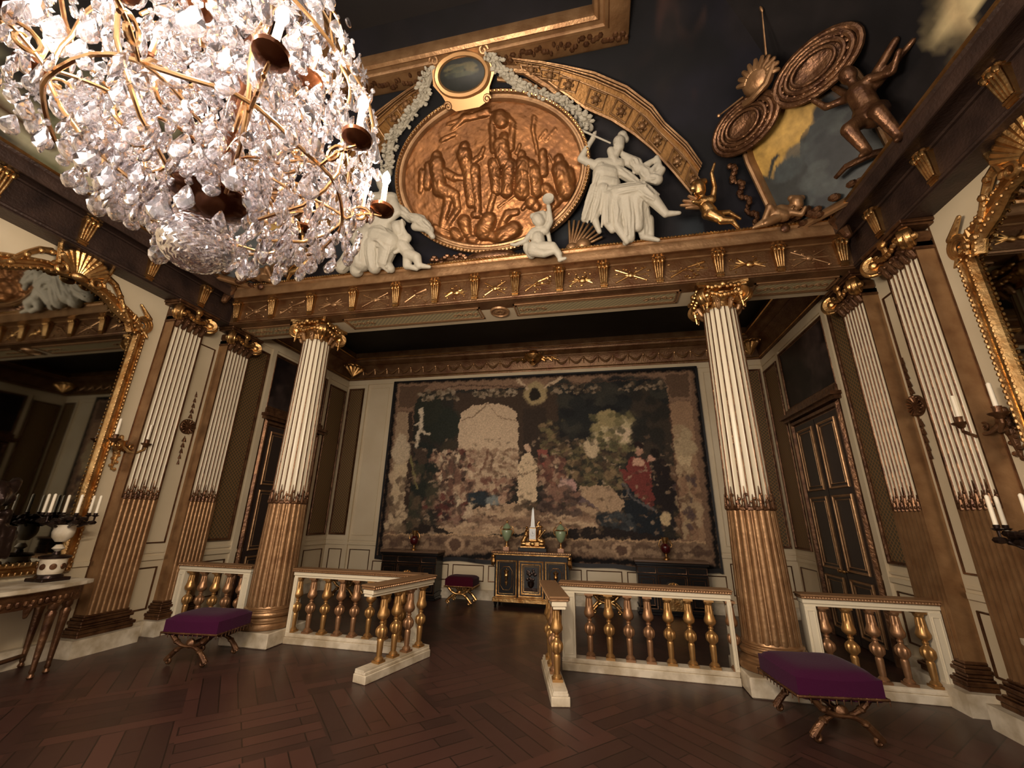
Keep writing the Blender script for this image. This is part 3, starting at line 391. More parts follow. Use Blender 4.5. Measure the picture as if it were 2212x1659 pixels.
PIPER=[(0.161, -0.575, 1.359, 0.096, 0.171, -0.553, 1.295, 0.09), (0.097, -0.592, 1.471, 0.085, 0.196, -0.575, 1.419, 0.079), (0.184, -0.54, 1.255, 0.062, 0.178, -0.506, 1.156, 0.073), (0.043, -0.487, 1.098, 0.113, 0.331, -0.474, 1.061, 0.112), (0.092, -0.433, 0.941, 0.169, 0.265, -0.426, 0.919, 0.157), (0.023, -0.368, 0.749, 0.198, 0.164, -0.345, 0.681, 0.186), (0.339, -0.481, 1.02, 0.095, 0.448, -0.45, 0.805, 0.072), (0.448, -0.45, 0.805, 0.066, 0.232, -0.429, 0.619, 0.055), (0.232, -0.429, 0.619, 0.05, 0.107, -0.447, 0.671, 0.033), (-0.018, -0.472, 1.056, 0.096, -0.064, -0.447, 0.857, 0.073), (-0.064, -0.447, 0.857, 0.068, 0.132, -0.429, 0.618, 0.05), (0.088, -0.313, 0.464, 0.213, 0.314, -0.33, 0.326, 0.177), (0.314, -0.33, 0.326, 0.166, 0.184, -0.234, 0.044, 0.111), (-0.115, -0.321, 0.486, 0.197, -0.231, -0.231, 0.097, 0.158), (-0.235, -0.257, 0.235, 0.169, -0.338, -0.174, -0.007, 0.113), (-0.001, -0.325, 0.311, 0.156, 0.008, -0.214, -0.013, 0.111), (0.173, -0.217, 0.056, 0.122, 0.271, -0.163, -0.041, 0.072), (0.399, -0.412, 0.942, 0.084, 0.615, -0.344, 0.741, 0.072), (0.626, -0.368, 0.75, 0.067, 0.825, -0.352, 0.639, 0.099), (0.797, -0.353, 0.642, 0.094, 0.963, -0.321, 0.487, 0.076), (0.826, -0.36, 0.663, 0.055, 1.012, -0.286, 0.384, 0.044), (0.71, -0.331, 0.579, 0.066, 0.859, -0.342, 0.517, 0.055), (-0.377, -0.228, 0.274, 0.143, -0.629, -0.167, 0.096, 0.115), (-0.149, -0.392, 0.82, 0.142, -0.303, -0.311, 0.52, 0.142), (-0.04, -0.385, 0.427, 0.033, -0.14, -0.262, 0.003, 0.022), (0.122, -0.396, 0.334, 0.033, 0.064, -0.247, -0.072, 0.022), (0.245, -0.366, 0.247, 0.033, 0.243, -0.241, -0.059, 0.022), (-0.24, -0.342, 0.425, 0.034, -0.369, -0.227, 0.024, 0.023)]
BOY=[(0.152, -0.38, 0.547, 0.109, 0.163, -0.363, 0.496, 0.099), (0.089, -0.383, 0.616, 0.057, 0.216, -0.382, 0.614, 0.062), (0.106, -0.403, 0.489, 0.018, 0.099, -0.398, 0.475, 0.015), (0.178, -0.325, 0.446, 0.057, 0.19, -0.312, 0.408, 0.062), (0.118, -0.302, 0.379, 0.078, 0.287, -0.304, 0.385, 0.078), (0.21, -0.265, 0.271, 0.114, 0.302, -0.228, 0.163, 0.109), (0.141, -0.314, 0.352, 0.057, 0.19, -0.292, 0.193, 0.046), (0.19, -0.292, 0.193, 0.041, 0.104, -0.304, 0.135, 0.031), (0.296, -0.32, 0.371, 0.057, 0.257, -0.38, 0.484, 0.036), (0.257, -0.38, 0.484, 0.031, 0.247, -0.447, 0.618, 0.026), (0.31, -0.237, 0.125, 0.103, 0.462, -0.249, 0.037, 0.082), (0.462, -0.249, 0.037, 0.082, 0.488, -0.19, -0.075, 0.061), (0.488, -0.19, -0.075, 0.051, 0.671, -0.194, -0.124, 0.03), (0.297, -0.204, 0.09, 0.093, 0.272, -0.18, -0.042, 0.067), (0.272, -0.18, -0.042, 0.057, 0.444, -0.175, -0.119, 0.036)]
PUTTOA=[(-0.209, -0.29, 0.637, 0.091, -0.2, -0.273, 0.588, 0.086), (-0.261, -0.292, 0.707, 0.051, -0.142, -0.295, 0.714, 0.055), (-0.292, -0.289, 0.636, 0.045, -0.262, -0.3, 0.668, 0.04), (-0.281, -0.317, 0.531, 0.015, -0.291, -0.313, 0.518, 0.013), (-0.179, -0.248, 0.514, 0.045, -0.158, -0.231, 0.464, 0.05), (-0.206, -0.225, 0.446, 0.065, -0.054, -0.226, 0.45, 0.065), (-0.128, -0.197, 0.365, 0.09, -0.078, -0.187, 0.273, 0.095), (-0.042, -0.226, 0.448, 0.045, -0.013, -0.297, 0.595, 0.035), (-0.013, -0.297, 0.595, 0.032, -0.049, -0.378, 0.773, 0.025), (-0.049, -0.378, 0.773, 0.022, -0.004, -0.42, 0.896, 0.017), (-0.223, -0.238, 0.422, 0.045, -0.3, -0.27, 0.422, 0.03), (-0.085, -0.196, 0.237, 0.085, 0.032, -0.217, 0.111, 0.059), (0.031, -0.213, 0.099, 0.059, 0.16, -0.224, 0.07, 0.044), (0.16, -0.224, 0.07, 0.039, 0.234, -0.19, -0.03, 0.024), (-0.126, -0.181, 0.256, 0.075, 0.001, -0.209, 0.212, 0.054), (0.001, -0.209, 0.212, 0.05, 0.138, -0.211, 0.218, 0.039), (0.138, -0.211, 0.218, 0.034, 0.281, -0.177, 0.12, 0.022)]
WINGA=[(-0.168, -0.177, 0.482, 0.03, -0.331, -0.209, 0.576, 0.026), (-0.193, -0.17, 0.461, 0.031, -0.405, -0.192, 0.525, 0.023), (-0.194, -0.162, 0.437, 0.031, -0.444, -0.173, 0.469, 0.021), (-0.194, -0.158, 0.425, 0.031, -0.374, -0.157, 0.424, 0.02)]
PUTTOB=[(0.155, -0.24, 0.219, 0.081, 0.164, -0.224, 0.173, 0.076), (0.103, -0.241, 0.285, 0.043, 0.229, -0.236, 0.269, 0.043), (0.095, -0.272, 0.128, 0.014, 0.088, -0.269, 0.118, 0.012), (0.098, -0.203, 0.173, 0.048, 0.076, -0.197, 0.154, 0.053), (-0.024, -0.177, 0.158, 0.082, 0.104, -0.164, 0.119, 0.081), (-0.077, -0.18, 0.105, 0.086, 0.008, -0.169, 0.072, 0.081), (0.078, -0.214, 0.08, 0.043, 0.185, -0.235, 0.017, 0.033), (0.185, -0.235, 0.017, 0.033, 0.22, -0.279, 0.087, 0.023), (-0.12, -0.182, 0.11, 0.072, -0.175, -0.248, 0.18, 0.053), (-0.175, -0.248, 0.18, 0.048, -0.247, -0.197, 0.03, 0.034), (-0.247, -0.197, 0.03, 0.029, -0.359, -0.174, -0.036, 0.022), (-0.087, -0.181, 0.047, 0.067, -0.235, -0.197, -0.03, 0.048), (-0.227, -0.181, -0.018, 0.043, -0.382, -0.167, -0.056, 0.024)]
ARCO=[(0.6, -1.92, 7.94), (1.01, -1.82, 7.9), (1.3, -1.74, 7.86), (1.73, -1.61, 7.79), (2.17, -1.42, 7.66), (2.52, -1.21, 7.47), (2.69, -1.05, 7.31), (3.0, -0.87, 7.06), (3.2, -0.72, 6.79)]
ARCI=[(0.72, -1.75, 7.87), (1.03, -1.64, 7.81), (1.16, -1.54, 7.75), (1.57, -1.29, 7.54), (1.94, -1.14, 7.41), (2.26, -0.99, 7.23), (2.52, -0.85, 7.04), (2.81, -0.68, 6.72), (3.05, -0.56, 6.39)]

GARR=[(0.312, -2.147, 7.891), (0.39, -2.0, 7.832), (0.498, -1.862, 7.773), (0.665, -1.734, 7.705), (0.911, -1.617, 7.636), (1.226, -1.519, 7.567), (1.471, -1.361, 7.449), (1.628, -1.214, 7.301)]
GARL=[(-0.534, -2.126, 7.884), (-0.672, -1.978, 7.836), (-0.84, -1.8, 7.758), (-1.047, -1.681, 7.69), (-1.234, -1.563, 7.613), (-1.48, -1.444, 7.535), (-1.628, -1.256, 7.359), (-1.677, -1.109, 7.181)]

# ------------------------------------------------------------------ room shell
XW, YB, YR = 5.3, 3.85, -9.3
ML = tr(-XW) @ rotz(PI / 2); MR = tr(XW) @ rotz(-PI / 2); MB = tr(0, YB)
def side(s): return ML if s < 0 else MR
def ay(s, y0, y1): return (y0, y1) if s < 0 else (-y1, -y0)
struct(B().box(-5.6, 5.6, YR - .3, YB + .3, -.2, 0).build('floor', parquet, smooth=0), 'dark reddish brown parquet floor of diagonal panels')
struct(B().box(-5.6, -XW, YR - .3, YB + .3, 0, 6.3).build('wall_left', cream, smooth=0), 'cream wall on the left with pilasters')
struct(B().box(XW, 5.6, YR - .3, YB + .3, 0, 6.3).build('wall_right', cream, smooth=0), 'cream wall on the right with pilasters')
struct(B().box(-XW, XW, YB, YB + .3, 0, 6.3).build('wall_back', cream, smooth=0), 'cream back wall of the alcove behind the tapestry')
struct(B().box(-XW, XW, .3, YB, 6.05, 6.2).build('ceiling_alcove', darkgreen, smooth=0), 'dark ceiling of the alcove')
# cove
CA, CB, CZ, CX, CY = 2.2, 2.5, 5.58, 5.0, -.45
CYR = -9.21
def cove_pt(t):                       # t 0..1 -> inset, height
    a = t * PI / 2; return CA * (1 - math.cos(a)), CZ + CB * math.sin(a)
nu, nv = 300, 90
def arr(f): return np.array([[f(i / (nu - 1), j / (nv - 1)) for j in range(nv)] for i in range(nu)])
def front(u, v): s_, z = cove_pt(v); return ((2 * u - 1) * (CX - s_), CY - s_, z)
P_ = arr(front); pa = Paint(P_[..., 0], P_[..., 2], (15, 13, 18))
# bluish recess behind the stucco, faint painted ceiling figures
pa.poly((34, 38, 42), [(-3.2, 5.5), (3.3, 5.5), (3.0, 6.6), (2.3, 7.3), (1.2, 7.8), (-1.2, 7.8), (-2.4, 7.2), (-3.0, 6.5)])
pa.line((74, 48, 40), [(2.62, 8.0), (2.72, 7.93)], .16); pa.line((58, 40, 34), [(2.72, 7.93), (3.0, 7.86), (3.12, 7.95)], .07); pa.line((44, 30, 26), [(2.5, 7.85), (2.1, 7.78), (1.95, 7.8)], .07)
pa.line((30, 24, 24), [(2.7, 7.9), (2.95, 7.3)], .36); pa.line((84, 50, 38), [(3.1, 7.55), (3.13, 7.3)], .07); pa.line((34, 34, 38), [(3.35, 7.65), (3.28, 7.35), (3.3, 7.2)], .05)
pa.scat([(20, 18, 26), (12, 11, 14), (26, 22, 24)], (-5, 5.5, 5, 8.1), 120, .4, .2, 5)
struct(grid_obj('ceiling_cove_front', front, nu, nv, pa.c, cove_m), 'dark painted cove above the columns')
nu, nv = 160, 60
for s, nm in ((-1, 'left'), (1, 'right')):
    def sidef(u, v, s=s): s_, z = cove_pt(v); y0 = CYR + s_; y1 = CY - s_; return (s * (CX - s_), y0 + (y1 - y0) * u, z)
    P_ = arr(sidef); pa = Paint(P_[..., 1], P_[..., 2], (24, 20, 20))
    if s < 0:
        pa.scat([(150, 146, 120), (120, 118, 88), (176, 164, 134), (84, 84, 58), (40, 36, 30)], (-4.8, 5.7, -2.5, 7.3), 90, .26, .2, 3)
        pa.line((180, 170, 140), [(-3.2, 6.5), (-3.0, 6.1), (-2.7, 5.75)], .3); pa.ell((132, 126, 96), -3.5, 6.7, .25, .22); pa.line((70, 46, 26), [(-4.8, 6.3), (-3.3, 6.05)], .1)
    else:
        pa.poly((196, 176, 132), [(-3.0, 6.8), (-2.3, 6.4), (-2.35, 6.15), (-2.55, 5.95), (-2.75, 6.1), (-3.1, 6.0)]); pa.line((196, 172, 128), [(-2.7, 6.5), (-2.62, 6.0), (-2.2, 5.8)], .14)
    pa.scat([(16, 14, 16), (30, 26, 26)], (-9, 5.5, -.5, 8.1), 60, .4, .2, 6)
    struct(grid_obj('ceiling_cove_' + nm, sidef, nu, nv, pa.c, cove_m), 'dark painted cove above the %s wall' % nm)
b = B().box(-CX + CA - .05, CX - CA + .05, CYR + CA - .05, CY - CA + .05, CZ + CB, CZ + CB + .2)
struct(b.build('ceiling', black, smooth=0), 'dark painted flat ceiling')

# ------------------------------------------------------------------ entablature on the columns and round the room
ent = thing('entablature', 'gilded beam and cornice with brackets, carried by the two fluted columns', 'entablature', (0, -.35, 5.045))
MO = tr(0, .35, -5.045)
path = [(-5.03, YR), (-5.03, -.35), (5.03, -.35), (5.03, YR)]
fr = [(.27, 5.045), (0, 5.045), (0, 5.06), (-.022, 5.065), (-.03, 5.085), (-.02, 5.105), (0, 5.11), (0, 5.45)]
co = [(0, 5.445), (-.03, 5.445), (-.045, 5.46), (-.10, 5.462), (-.2, 5.45), (-.29, 5.42), (-.30, 5.39), (-.318, 5.39), (-.32, 5.45), (-.335, 5.50), (-.325, 5.55), (-.34, 5.57), (-.352, 5.59), (-.34, 5.61), (.1, 5.615)]
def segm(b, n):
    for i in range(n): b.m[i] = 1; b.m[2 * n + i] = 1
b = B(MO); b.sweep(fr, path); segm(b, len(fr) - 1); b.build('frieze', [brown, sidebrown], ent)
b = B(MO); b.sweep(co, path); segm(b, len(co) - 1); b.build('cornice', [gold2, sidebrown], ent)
b = B(MO); b.sweep([(-.336, 5.575), (-.36, 5.585), (-.36, 5.61), (-.33, 5.62)], path); nb = 200
for i in range(nb):
    x = -4.66 + 9.32 * i / (nb - 1); b.ell((x, -.35 - .362, 5.6), (.018, .012, .02), 6)
bm_ = b.build('bead_moulding', gold, ent); bm_['kind'] = 'stuff'
b = B(MO); b.box(-5.03, 5.03, -.349, .35, 5.046, 5.15); b.box(-5.03, 5.03, -.3, .35, 5.15, 6.1)
b.build('soffit', cream, ent, smooth=0)
def fline(b, x0, x1, y0, y1, z, w=.02, mi=0):   # a moulded frame lying on the soffit
    for a in ((x0, x1, y0, y0 + w), (x0, x1, y1 - w, y1), (x0, x0 + w, y0, y1), (x1 - w, x1, y0, y1)): b.box(a[0], a[1], a[2], a[3], z - .018, z + .01, mi)
for x0, x1 in ((-2.8, -.28), (.28, 2.85), (-4.95, -3.85), (3.85, 4.95)):
    b = B(MO); fline(b, x0, x1, -.18, .2, 5.048, .025); fline(b, x0 + .045, x1 - .045, -.135, .155, 5.048, .014)
    p = b.build('soffit_panel', railgold, ent, smooth=0)
    q = B(MO).box(x0 + .05, x1 - .05, -.13, .15, 5.036, 5.048).build('lattice', sofflat, p, smooth=0)
    q = B(MO)
    for sx in ((x0 + .1, 1), (x1 - .1, -1)):
        for k in range(5):
            a = [(sx[0] + sx[1] * (.02 + k * .09 + .05 * c), .01 + .05 * s_ * (-1) ** k, 5.035) for c, s_ in spiral(.9, .2, 1.2, 12)]
            q.tube(a, .009, 5)
    q.build('scroll_ornament', railgold, p)
b = B(MO @ tr(.02, .01, 5.046)); b.lathe([(.0, -.012), (.05, -.03), (.09, -.02), (.1, -.012), (.13, -.012), (.14, -.03), (.155, -.03), (.165, 0), (.17, .01)], 28)
for k in range(8):
    a = k * PI / 4; b.ell((.055 * math.cos(a), .055 * math.sin(a), -.02), (.03, .03, .015), 8)
b.build('rosette', railgold, ent)
# bracket
def bracket_mesh(nm, parent):
    b = B()
    b.box(-.085, .085, -.10, .02, .375, .405); b.box(-.075, .075, -.09, .02, .35, .375)
    for k in range(4):
        x = -.05 + k * .0335
        b.tube([(x * 1.1, -.085, .34), (x * .95, -.065, .2), (x * .72, -.05, .07)], [.017, .015, .011], 8)
    b.add([(-.07, -.055, .35), (.07, -.055, .35), (.045, -.03, .06), (-.045, -.03, .06), (-.07, .01, .35), (.07, .01, .35), (.045, .01, .06), (-.045, .01, .06)], [(0, 3, 2, 1), (0, 4, 7, 3), (1, 2, 6, 5), (3, 7, 6, 2), (4, 0, 1, 5)])
    b.box(-.055, .055, -.055, .01, .035, .06); b.box(-.048, .048, -.045, .01, 0, .035)
    for sx in (-1, 0, 1): b.ell((sx * .055, -.10, .345), (.03, .025, .045), 8)
    b.ell((0, -.105, .395), (.05, .03, .03), 8); b.ell((-.075, -.09, .37), (.025, .03, .02), 8); b.ell((.075, -.09, .37), (.025, .03, .02), 8)
    return b.build(nm, gold, parent)
BX = [-4.87, -4.12, -3.33, -2.5, -1.69, -.99, -.31, .36, 1.06, 1.73, 2.53, 3.35, 4.13, 4.9]
br = bracket_mesh('bracket', ent); br.location = (BX[0], 0, .03)
for x in BX[1:]:
    c = br.copy(); COL.objects.link(c); c.location = (x, 0, .03)
for s in (-1, 1):
    for k in range(9):
        c = br.copy(); COL.objects.link(c); c.location = (s * 5.03, -.62 - .85 * k, .03); c.rotation_euler = (0, 0, -s * PI / 2)
# relief trophies between the brackets
rr = random.Random(4)
for i in range(len(BX) - 1):
    xm = (BX[i] + BX[i + 1]) / 2; hw = (BX[i + 1] - BX[i]) / 2 - .14
    b = B(tr(xm, 0, .22)); kind = i % 3
    if kind == 0:
        b.ell((0, -.01, 0), (.1, .02, .03), 8)
        for sg in (-1, 1): b.cap((-hw * .85, -.012, -sg * .11), .012, (hw * .85, -.012, sg * .11), .008, 6)
        b.ell((0, -.01, 0), (.05, .03, .05), 10)
    elif kind == 1:
        b.cap((-hw * .9, -.012, -.1), .016, (-hw * .1, -.012, .02), .012, 6); b.cap((0, -.012, .04), .01, (hw * .8, -.012, .1), .024, 6)
        for k in range(6): b.ell((rr.uniform(-.1, .2), -.01, rr.uniform(-.12, .05)), (.03, .02, .015), 8)
    else:
        b.ell((hw * .1, -.01, -.01), (.06, .03, .05), 10)
        for sg in (-1, 1):
            for k in range(4): b.cap((sg * .05, -.01, 0), .02, (sg * (hw * .85 - .03 * k), -.012, -.07 + .05 * k), .008, 6)
    b.box(-hw, hw, -.006, .004, -.008, .008)
    for k in range(10): b.ell((rr.uniform(-hw, hw), -.006, rr.uniform(-.14, .14)), (rr.uniform(.01, .03), .015, rr.uniform(.008, .02)), 6)
    b.build('frieze_relief', gold if 4 < i < 12 else gold2, ent)

# ------------------------------------------------------------------ alcove: cornice, ceiling edge
ac = thing('alcove_cornice', 'gilded alcove cornice with festoons above the tapestry', 'cornice', (0, YB, 5.36))
MO = tr(0, -YB, -5.36)
ap = [(-XW, .35), (-XW, YB), (XW, YB), (XW, .35)]
b = B(MO); b.sweep([(0, 5.33), (-.03, 5.33), (-.04, 5.37), (-.02, 5.39), (-.03, 5.42), (-.08, 5.6), (-.16, 5.68), (-.17, 5.70), (-.2, 5.71), (-.24, 5.76), (-.3, 5.78), (-.32, 5.82), (-.35, 5.83), (-.36, 5.88), (-.3, 5.9), (-.28, 6.06), (0, 6.06)], ap)
b.build('moulding', brown, ac)
b = B(MO); b.sweep([(-.04, 5.37), (-.055, 5.38), (-.04, 5.40)], ap); b.sweep([(-.35, 5.84), (-.375, 5.855), (-.355, 5.87)], ap); b.build('gilt_fillet', gold, ac)
for i in range(-13, 14):
    if abs(i) < 2: continue
    xc = i * .36; b = B(MO)
    pts = [(xc - .15 + .3 * k / 10, YB - .085 - .05 * math.sin(PI * k / 10), 5.6 - .13 * math.sin(PI * k / 10)) for k in range(11)]
    b.tube(pts, [.012 + .018 * math.sin(PI * k / 10) for k in range(11)], 7)
    b.ell((xc - .17, YB - .1, 5.61), (.03, .03, .04), 8); b.cap((xc - .17, YB - .08, 5.58), .02, (xc - .17, YB - .06, 5.48), .008, 6)
    b.build('festoon', gold2, ac)
b = B(MO @ tr(.02, YB - .22, 5.6))
b.lathe([(.0, -.14), (.06, -.13), (.16, -.06), (.22, .02), (.24, .06), (.2, .08), (.1, .1), (.1, .14), (.14, .16), (.13, .2), (.04, .22), (0, .24)], 24, wav=lambda a: math.cos(16 * a))
for s in (-1, 1):
    for k in range(7): b.cap((s * (.2 + .05 * k), .06, .02 + .03 * (k % 2)), .045 - .004 * k, (s * (.28 + .06 * k), .08, -.04 + .05 * (k % 3)), .03 - .003 * k, 7)
    b.tube([(s * (.12 + .09 * c), 0, .14 + .09 * z) for c, z in spiral(1, .2, 1.3, 16)], .02, 7)
b.lathe([(.02, -.02), (.05, 0), (.06, .04), (.02, .07)], 12, M=tr(0, -.14, -.16) @ rotx(PI / 2)); b.tube([(.07 * c, -.14, -.15 + .07 * z) for c, z in spiral(1, 1, 1, 16)], .014, 6)
b.build('urn_cartouche', gold, ac)
for s in (-1, 1):
    b = B(MO @ tr(s * 5.0, YB - .32, 5.52) @ rotz(-s * PI / 4))
    for k in range(5):
        a = (k - 2) * .42; b.cap((0, 0, -.15), .03, (.26 * math.sin(a), -.06, .1 * math.cos(a)), .07, 9)
    b.tube([(-.26, 0, .1), (-.1, -.05, .16), (.1, -.05, .16), (.26, 0, .1)], .035, 8)
    b.build('corner_shell', gold, ac)

# ------------------------------------------------------------------ wall panelling
def rframe(b, a0, a1, z0, z1, w, d, mi=0, M=None):
    """rectangular moulding on a wall; local x along the wall, -y into the room"""
    prof = [(0, 0), (0, -d * .6), (w * .25, -d), (w * .6, -d * .9), (w * .75, -d * .45), (w, -d * .35), (w, 0)]
    cs = [((a0, z0), (1, 1)), ((a1, z0), (-1, 1)), ((a1, z1), (-1, -1)), ((a0, z1), (1, -1))]
    vs = []; n = len(prof)
    for (x, z), (dx, dz) in cs:
        for o, y in prof: vs.append((x + dx * o, y, z + dz * o))
    fs = [(i * n + j, i * n + j + 1, ((i + 1) % 4) * n + j + 1, ((i + 1) % 4) * n + j) for i in range(4) for j in range(n - 1)]
    b.add(vs, fs, mi, M)
def trim(n, b, m, lab, **k): return struct(b.build('trim_%d' % n, m, **k), lab)
for s, sn in ((-1, 'left'), (1, 'right')):
    M = side(s); b = B(M); g = B(M); lt = B(M)
    def R(y0, y1, z0, z1, w, d, t=b): a = ay(s, y0, y1); rframe(t, a[0], a[1], z0, z1, w, d)
    def X(y0, y1, z0, z1, d, t): a = ay(s, y0, y1); t.box(a[0], a[1], -d, .0, z0, z1)
    # cream mouldings
    X(.35, 3.8, 1.04, 1.10, .035, b); X(.35, 3.8, 1.14, 1.17, .02, b); X(.35, 3.8, 5.14, 5.3, .03, b)
    X(-.66, -.24, 1.04, 1.10, .03, b); X(-.66, -.24, 1.14, 1.17, .015, b); X(-1.42, -1.24, 1.04, 1.10, .03, b)
    X(1.0, 1.12, .3, 5.14, .04, b); X(2.9, 3.0, .3, 5.14, .04, b)
    trim(1 if s < 0 else 2, b, cream, 'cream mouldings of the %s wall' % sn, smooth=0)
    R(-.64, -.26, 1.28, 4.6, .02, .02, g); R(-.62, -.28, .34, .94, .02, .02, g); R(-9, -3.7, .34, .94, .02, .02, g)
    R(.42, .94, .34, .94, .02, .02, g); R(3.06, 3.74, .34, .94, .02, .02, g)
    R(.42, .94, 1.26, 5.0, .05, .05, g); R(3.06, 3.74, 1.26, 5.0, .05, .05, g); R(1.10, 2.9, 3.86, 5.08, .06, .05, g)
    X(-1.225, -1.215, .3, 5.0, .012, g)
    trim(3 if s < 0 else 4, g, goldd, 'dull gilt panel frames of the %s wall' % sn)
    X(.46, .9, 1.3, 4.96, .012, lt); X(3.1, 3.7, 1.3, 4.96, .012, lt)
    trim(5 if s < 0 else 6, lt, lattice, 'gilt lattice panels beside the %s alcove door' % sn, smooth=0)
    # marble plinth running along the foot of the wall, stepping out under the pilasters
    pl = B(M)
    for y0, y1, d in ((-1.36, -.56, .34), (-.34, .44, .34), (YR, -1.36, .1), (-.56, -.34, .1), (.44, 1.05, .08), (2.95, 3.85, .08)): X(y0, y1, 0, .2, d, pl)
    struct(pl.build('baseboard_' + sn, marble, smooth=0), 'white marble plinth of the %s wall' % sn)
    # overdoor painting
    nu, nv = 60, 50
    a = ay(s, 1.16, 2.84)
    def pf(u, v, M=M, a=a): q = M @ Vector((a[0] + (a[1] - a[0]) * u, -.02, 3.92 + 1.1 * v)); return tuple(q)
    PX, PZ = np.meshgrid(np.linspace(0, 1, nu), np.linspace(0, 1, nv), indexing='ij'); pa = Paint(PX, PZ, (24, 18, 18))
    pa.scat([(44, 34, 32), (30, 22, 22), (60, 48, 44), (18, 14, 16)], (.05, .05, .95, .95), 60, .12, .14, 8 + s)
    th = thing('overdoor_painting', 'dark painting set above the door in the %s alcove wall' % sn, 'painting', tuple(M @ Vector((a[0], 0, 3.9))))
    o = grid_obj('canvas', pf, nu, nv, pa.c, paint_m, th); o.matrix_parent_inverse = tr(*th.location).inverted()
    # door
    d = thing('door_%d' % (1 if s < 0 else 2), 'dark double door with gilt mouldings in the %s alcove wall' % sn, 'door', tuple(M @ Vector((ay(s, 2, 2)[0], 0, 0)))); d['kind'] = 'structure'
    MD = tr(*d.location).inverted() @ M
    fb = B(MD); rframe(fb, ay(s, 1.14, 2.88)[0], ay(s, 1.14, 2.88)[1], -.2, 3.62, .13, .09); fb.build('door_frame', goldd, d)
    cb = B(MD); a = ay(s, 1.06, 2.96); cb.box(a[0], a[1], -.14, 0, 3.62, 3.68); cb.box(a[0] - .03, a[1] + .03, -.2, 0, 3.68, 3.74); cb.box(a[0] + .04, a[1] - .04, -.08, 0, 3.74, 3.86); cb.build('door_cornice', goldd, d, smooth=0)
    for y0, y1 in ((1.27, 2.0), (2.02, 2.75)):
        a = ay(s, y0, y1); lb = B(MD).box(a[0], a[1], -.05, .0, .02, 3.5).build('door_leaf', doorwood, d, smooth=0)
        for z0, z1 in ((.15, .95), (1.05, 2.2), (2.3, 3.4)):
            mb = B(MD @ tr(0, -.05)); rframe(mb, a[0] + .08, a[1] - .08, z0, z1, .035, .03); rframe(mb, a[0] + .15, a[1] - .15, z0 + .07, z1 - .07, .015, .02); mb.build('panel_moulding', gold2, lb)
        hb = B(MD); hx = a[1] - .05 if (y0 < 1.5) == (s < 0) else a[0] + .05; hb.lathe([(.02, 0), (.012, .03), (.03, .05), (.025, .08), (0, .09)], 10, M=tr(hx, -.05, 1.05) @ rotx(PI / 2)); hb.build('door_handle', gold, lb)
# back wall panelling
b = B(MB); g = B(MB); lt = B(MB)
b.box(-5.3, 5.3, -.035, 0, 1.04, 1.10); b.box(-5.3, 5.3, -.02, 0, 1.14, 1.17); b.box(-5.3, 5.3, -.03, 0, 5.2, 5.34)
for s in (-1, 1):
    b.box(s * 4.72, s * 4.66, -.05, 0, .2, 5.2)
    for x0, x1 in ((4.78, 5.24),): rframe(g, *sorted((s * x0, s * x1)), 1.26, 5.1, .05, .05); lt.box(s * 4.82, s * 5.2, -.012, 0, 1.3, 5.06)
    rframe(b, *sorted((s * 4.02, s * 4.6)), 1.26, 5.1, .02, .02); rframe(g, *sorted((s * 4.82, s * 5.18)), .34, .94, .02, .02); rframe(g, *sorted((s * 4.05, s * 4.6)), .34, .94, .02, .02)
for x0, x1 in ((-3.95, -3.4), (-3.3, -2.7), (-2.6, -2.0), (-1.9, -1.15), (-1.05, -.5), (-.4, .4), (.5, 1.05), (1.15, 1.9), (2.0, 2.6), (2.7, 3.3), (3.4, 3.95)): rframe(g, x0, x1, .36, .7, .02, .018)
trim(7, b, cream, 'cream mouldings of the alcove back wall', smooth=0); trim(8, g, goldd, 'dull gilt panel frames of the alcove back wall'); trim(9, lt, lattice, 'gilt lattice panels in the alcove back corners', smooth=0)
struct(B(MB).box(-5.3, 5.3, -.08, 0, 0, .2).build('baseboard_back', marble, smooth=0), 'white marble plinth of the alcove back wall')

# ------------------------------------------------------------------ columns and pilasters
ZG, ZT, ZC = 1.93, 4.70, 5.045
NF = 20
def fluted_ring(r, depth, convex=False):
    pts = []; mi = []
    fr_ = [(0, 0), (.11, 0), (.17, -.6), (.33, -.85), (.555, -.9), (.78, -.85), (.94, -.6)]
    if convex: fr_ = [(0, 0), (.13, 0), (.18, -.7), (.3, .1), (.565, .55), (.83, .1), (.95, -.7)]
    for k in range(NF):
        for f, o in fr_:
            a = 2 * PI * (k + f) / NF; q = r + o * depth; pts.append((q * math.cos(a), q * math.sin(a)))
        mi += [1, 1, 0, 0, 0, 0, 1] if not convex else [0] * 7
    return pts, mi
def shaft(b, levels, depth, convex=False):
    vs = []; fs = []; ms = []
    for r, z in levels:
        pts, mi = fluted_ring(r, depth, convex); vs += [(x, y, z) for x, y in pts]
    n = len(pts)
    for k in range(len(levels) - 1):
        for i in range(n): fs.append((k * n + i, k * n + (i + 1) % n, (k + 1) * n + (i + 1) % n, (k + 1) * n + i)); ms.append(mi[i])
    b.add(vs, fs, ms)
def volute(b, M, R=.13, w=.07):
    pts = [(R * c, 0, R * z) for c, z in spiral(1, .22, 1.6, 34, PI / 2)]
    b.tube(pts, [w * .42 * (1 - .5 * i / 33) for i in range(34)], 8, M=M)
    b.lathe([(R * .86, -w * .5), (R * .8, -w * .6), (R * .4, -w * .52), (R * .32, -w * .85), (.01, -w)], 20, M=M @ rotx(PI / 2)); b.lathe([(R * .86, -w * .5), (R * .8, -w * .6), (R * .4, -w * .52), (R * .32, -w * .85), (.01, -w)], 20, M=M @ rotx(-PI / 2))
    b.lathe([(R * .86, -w * .5), (R * .86, w * .5)], 20, M=M @ rotx(PI / 2), cap=False)
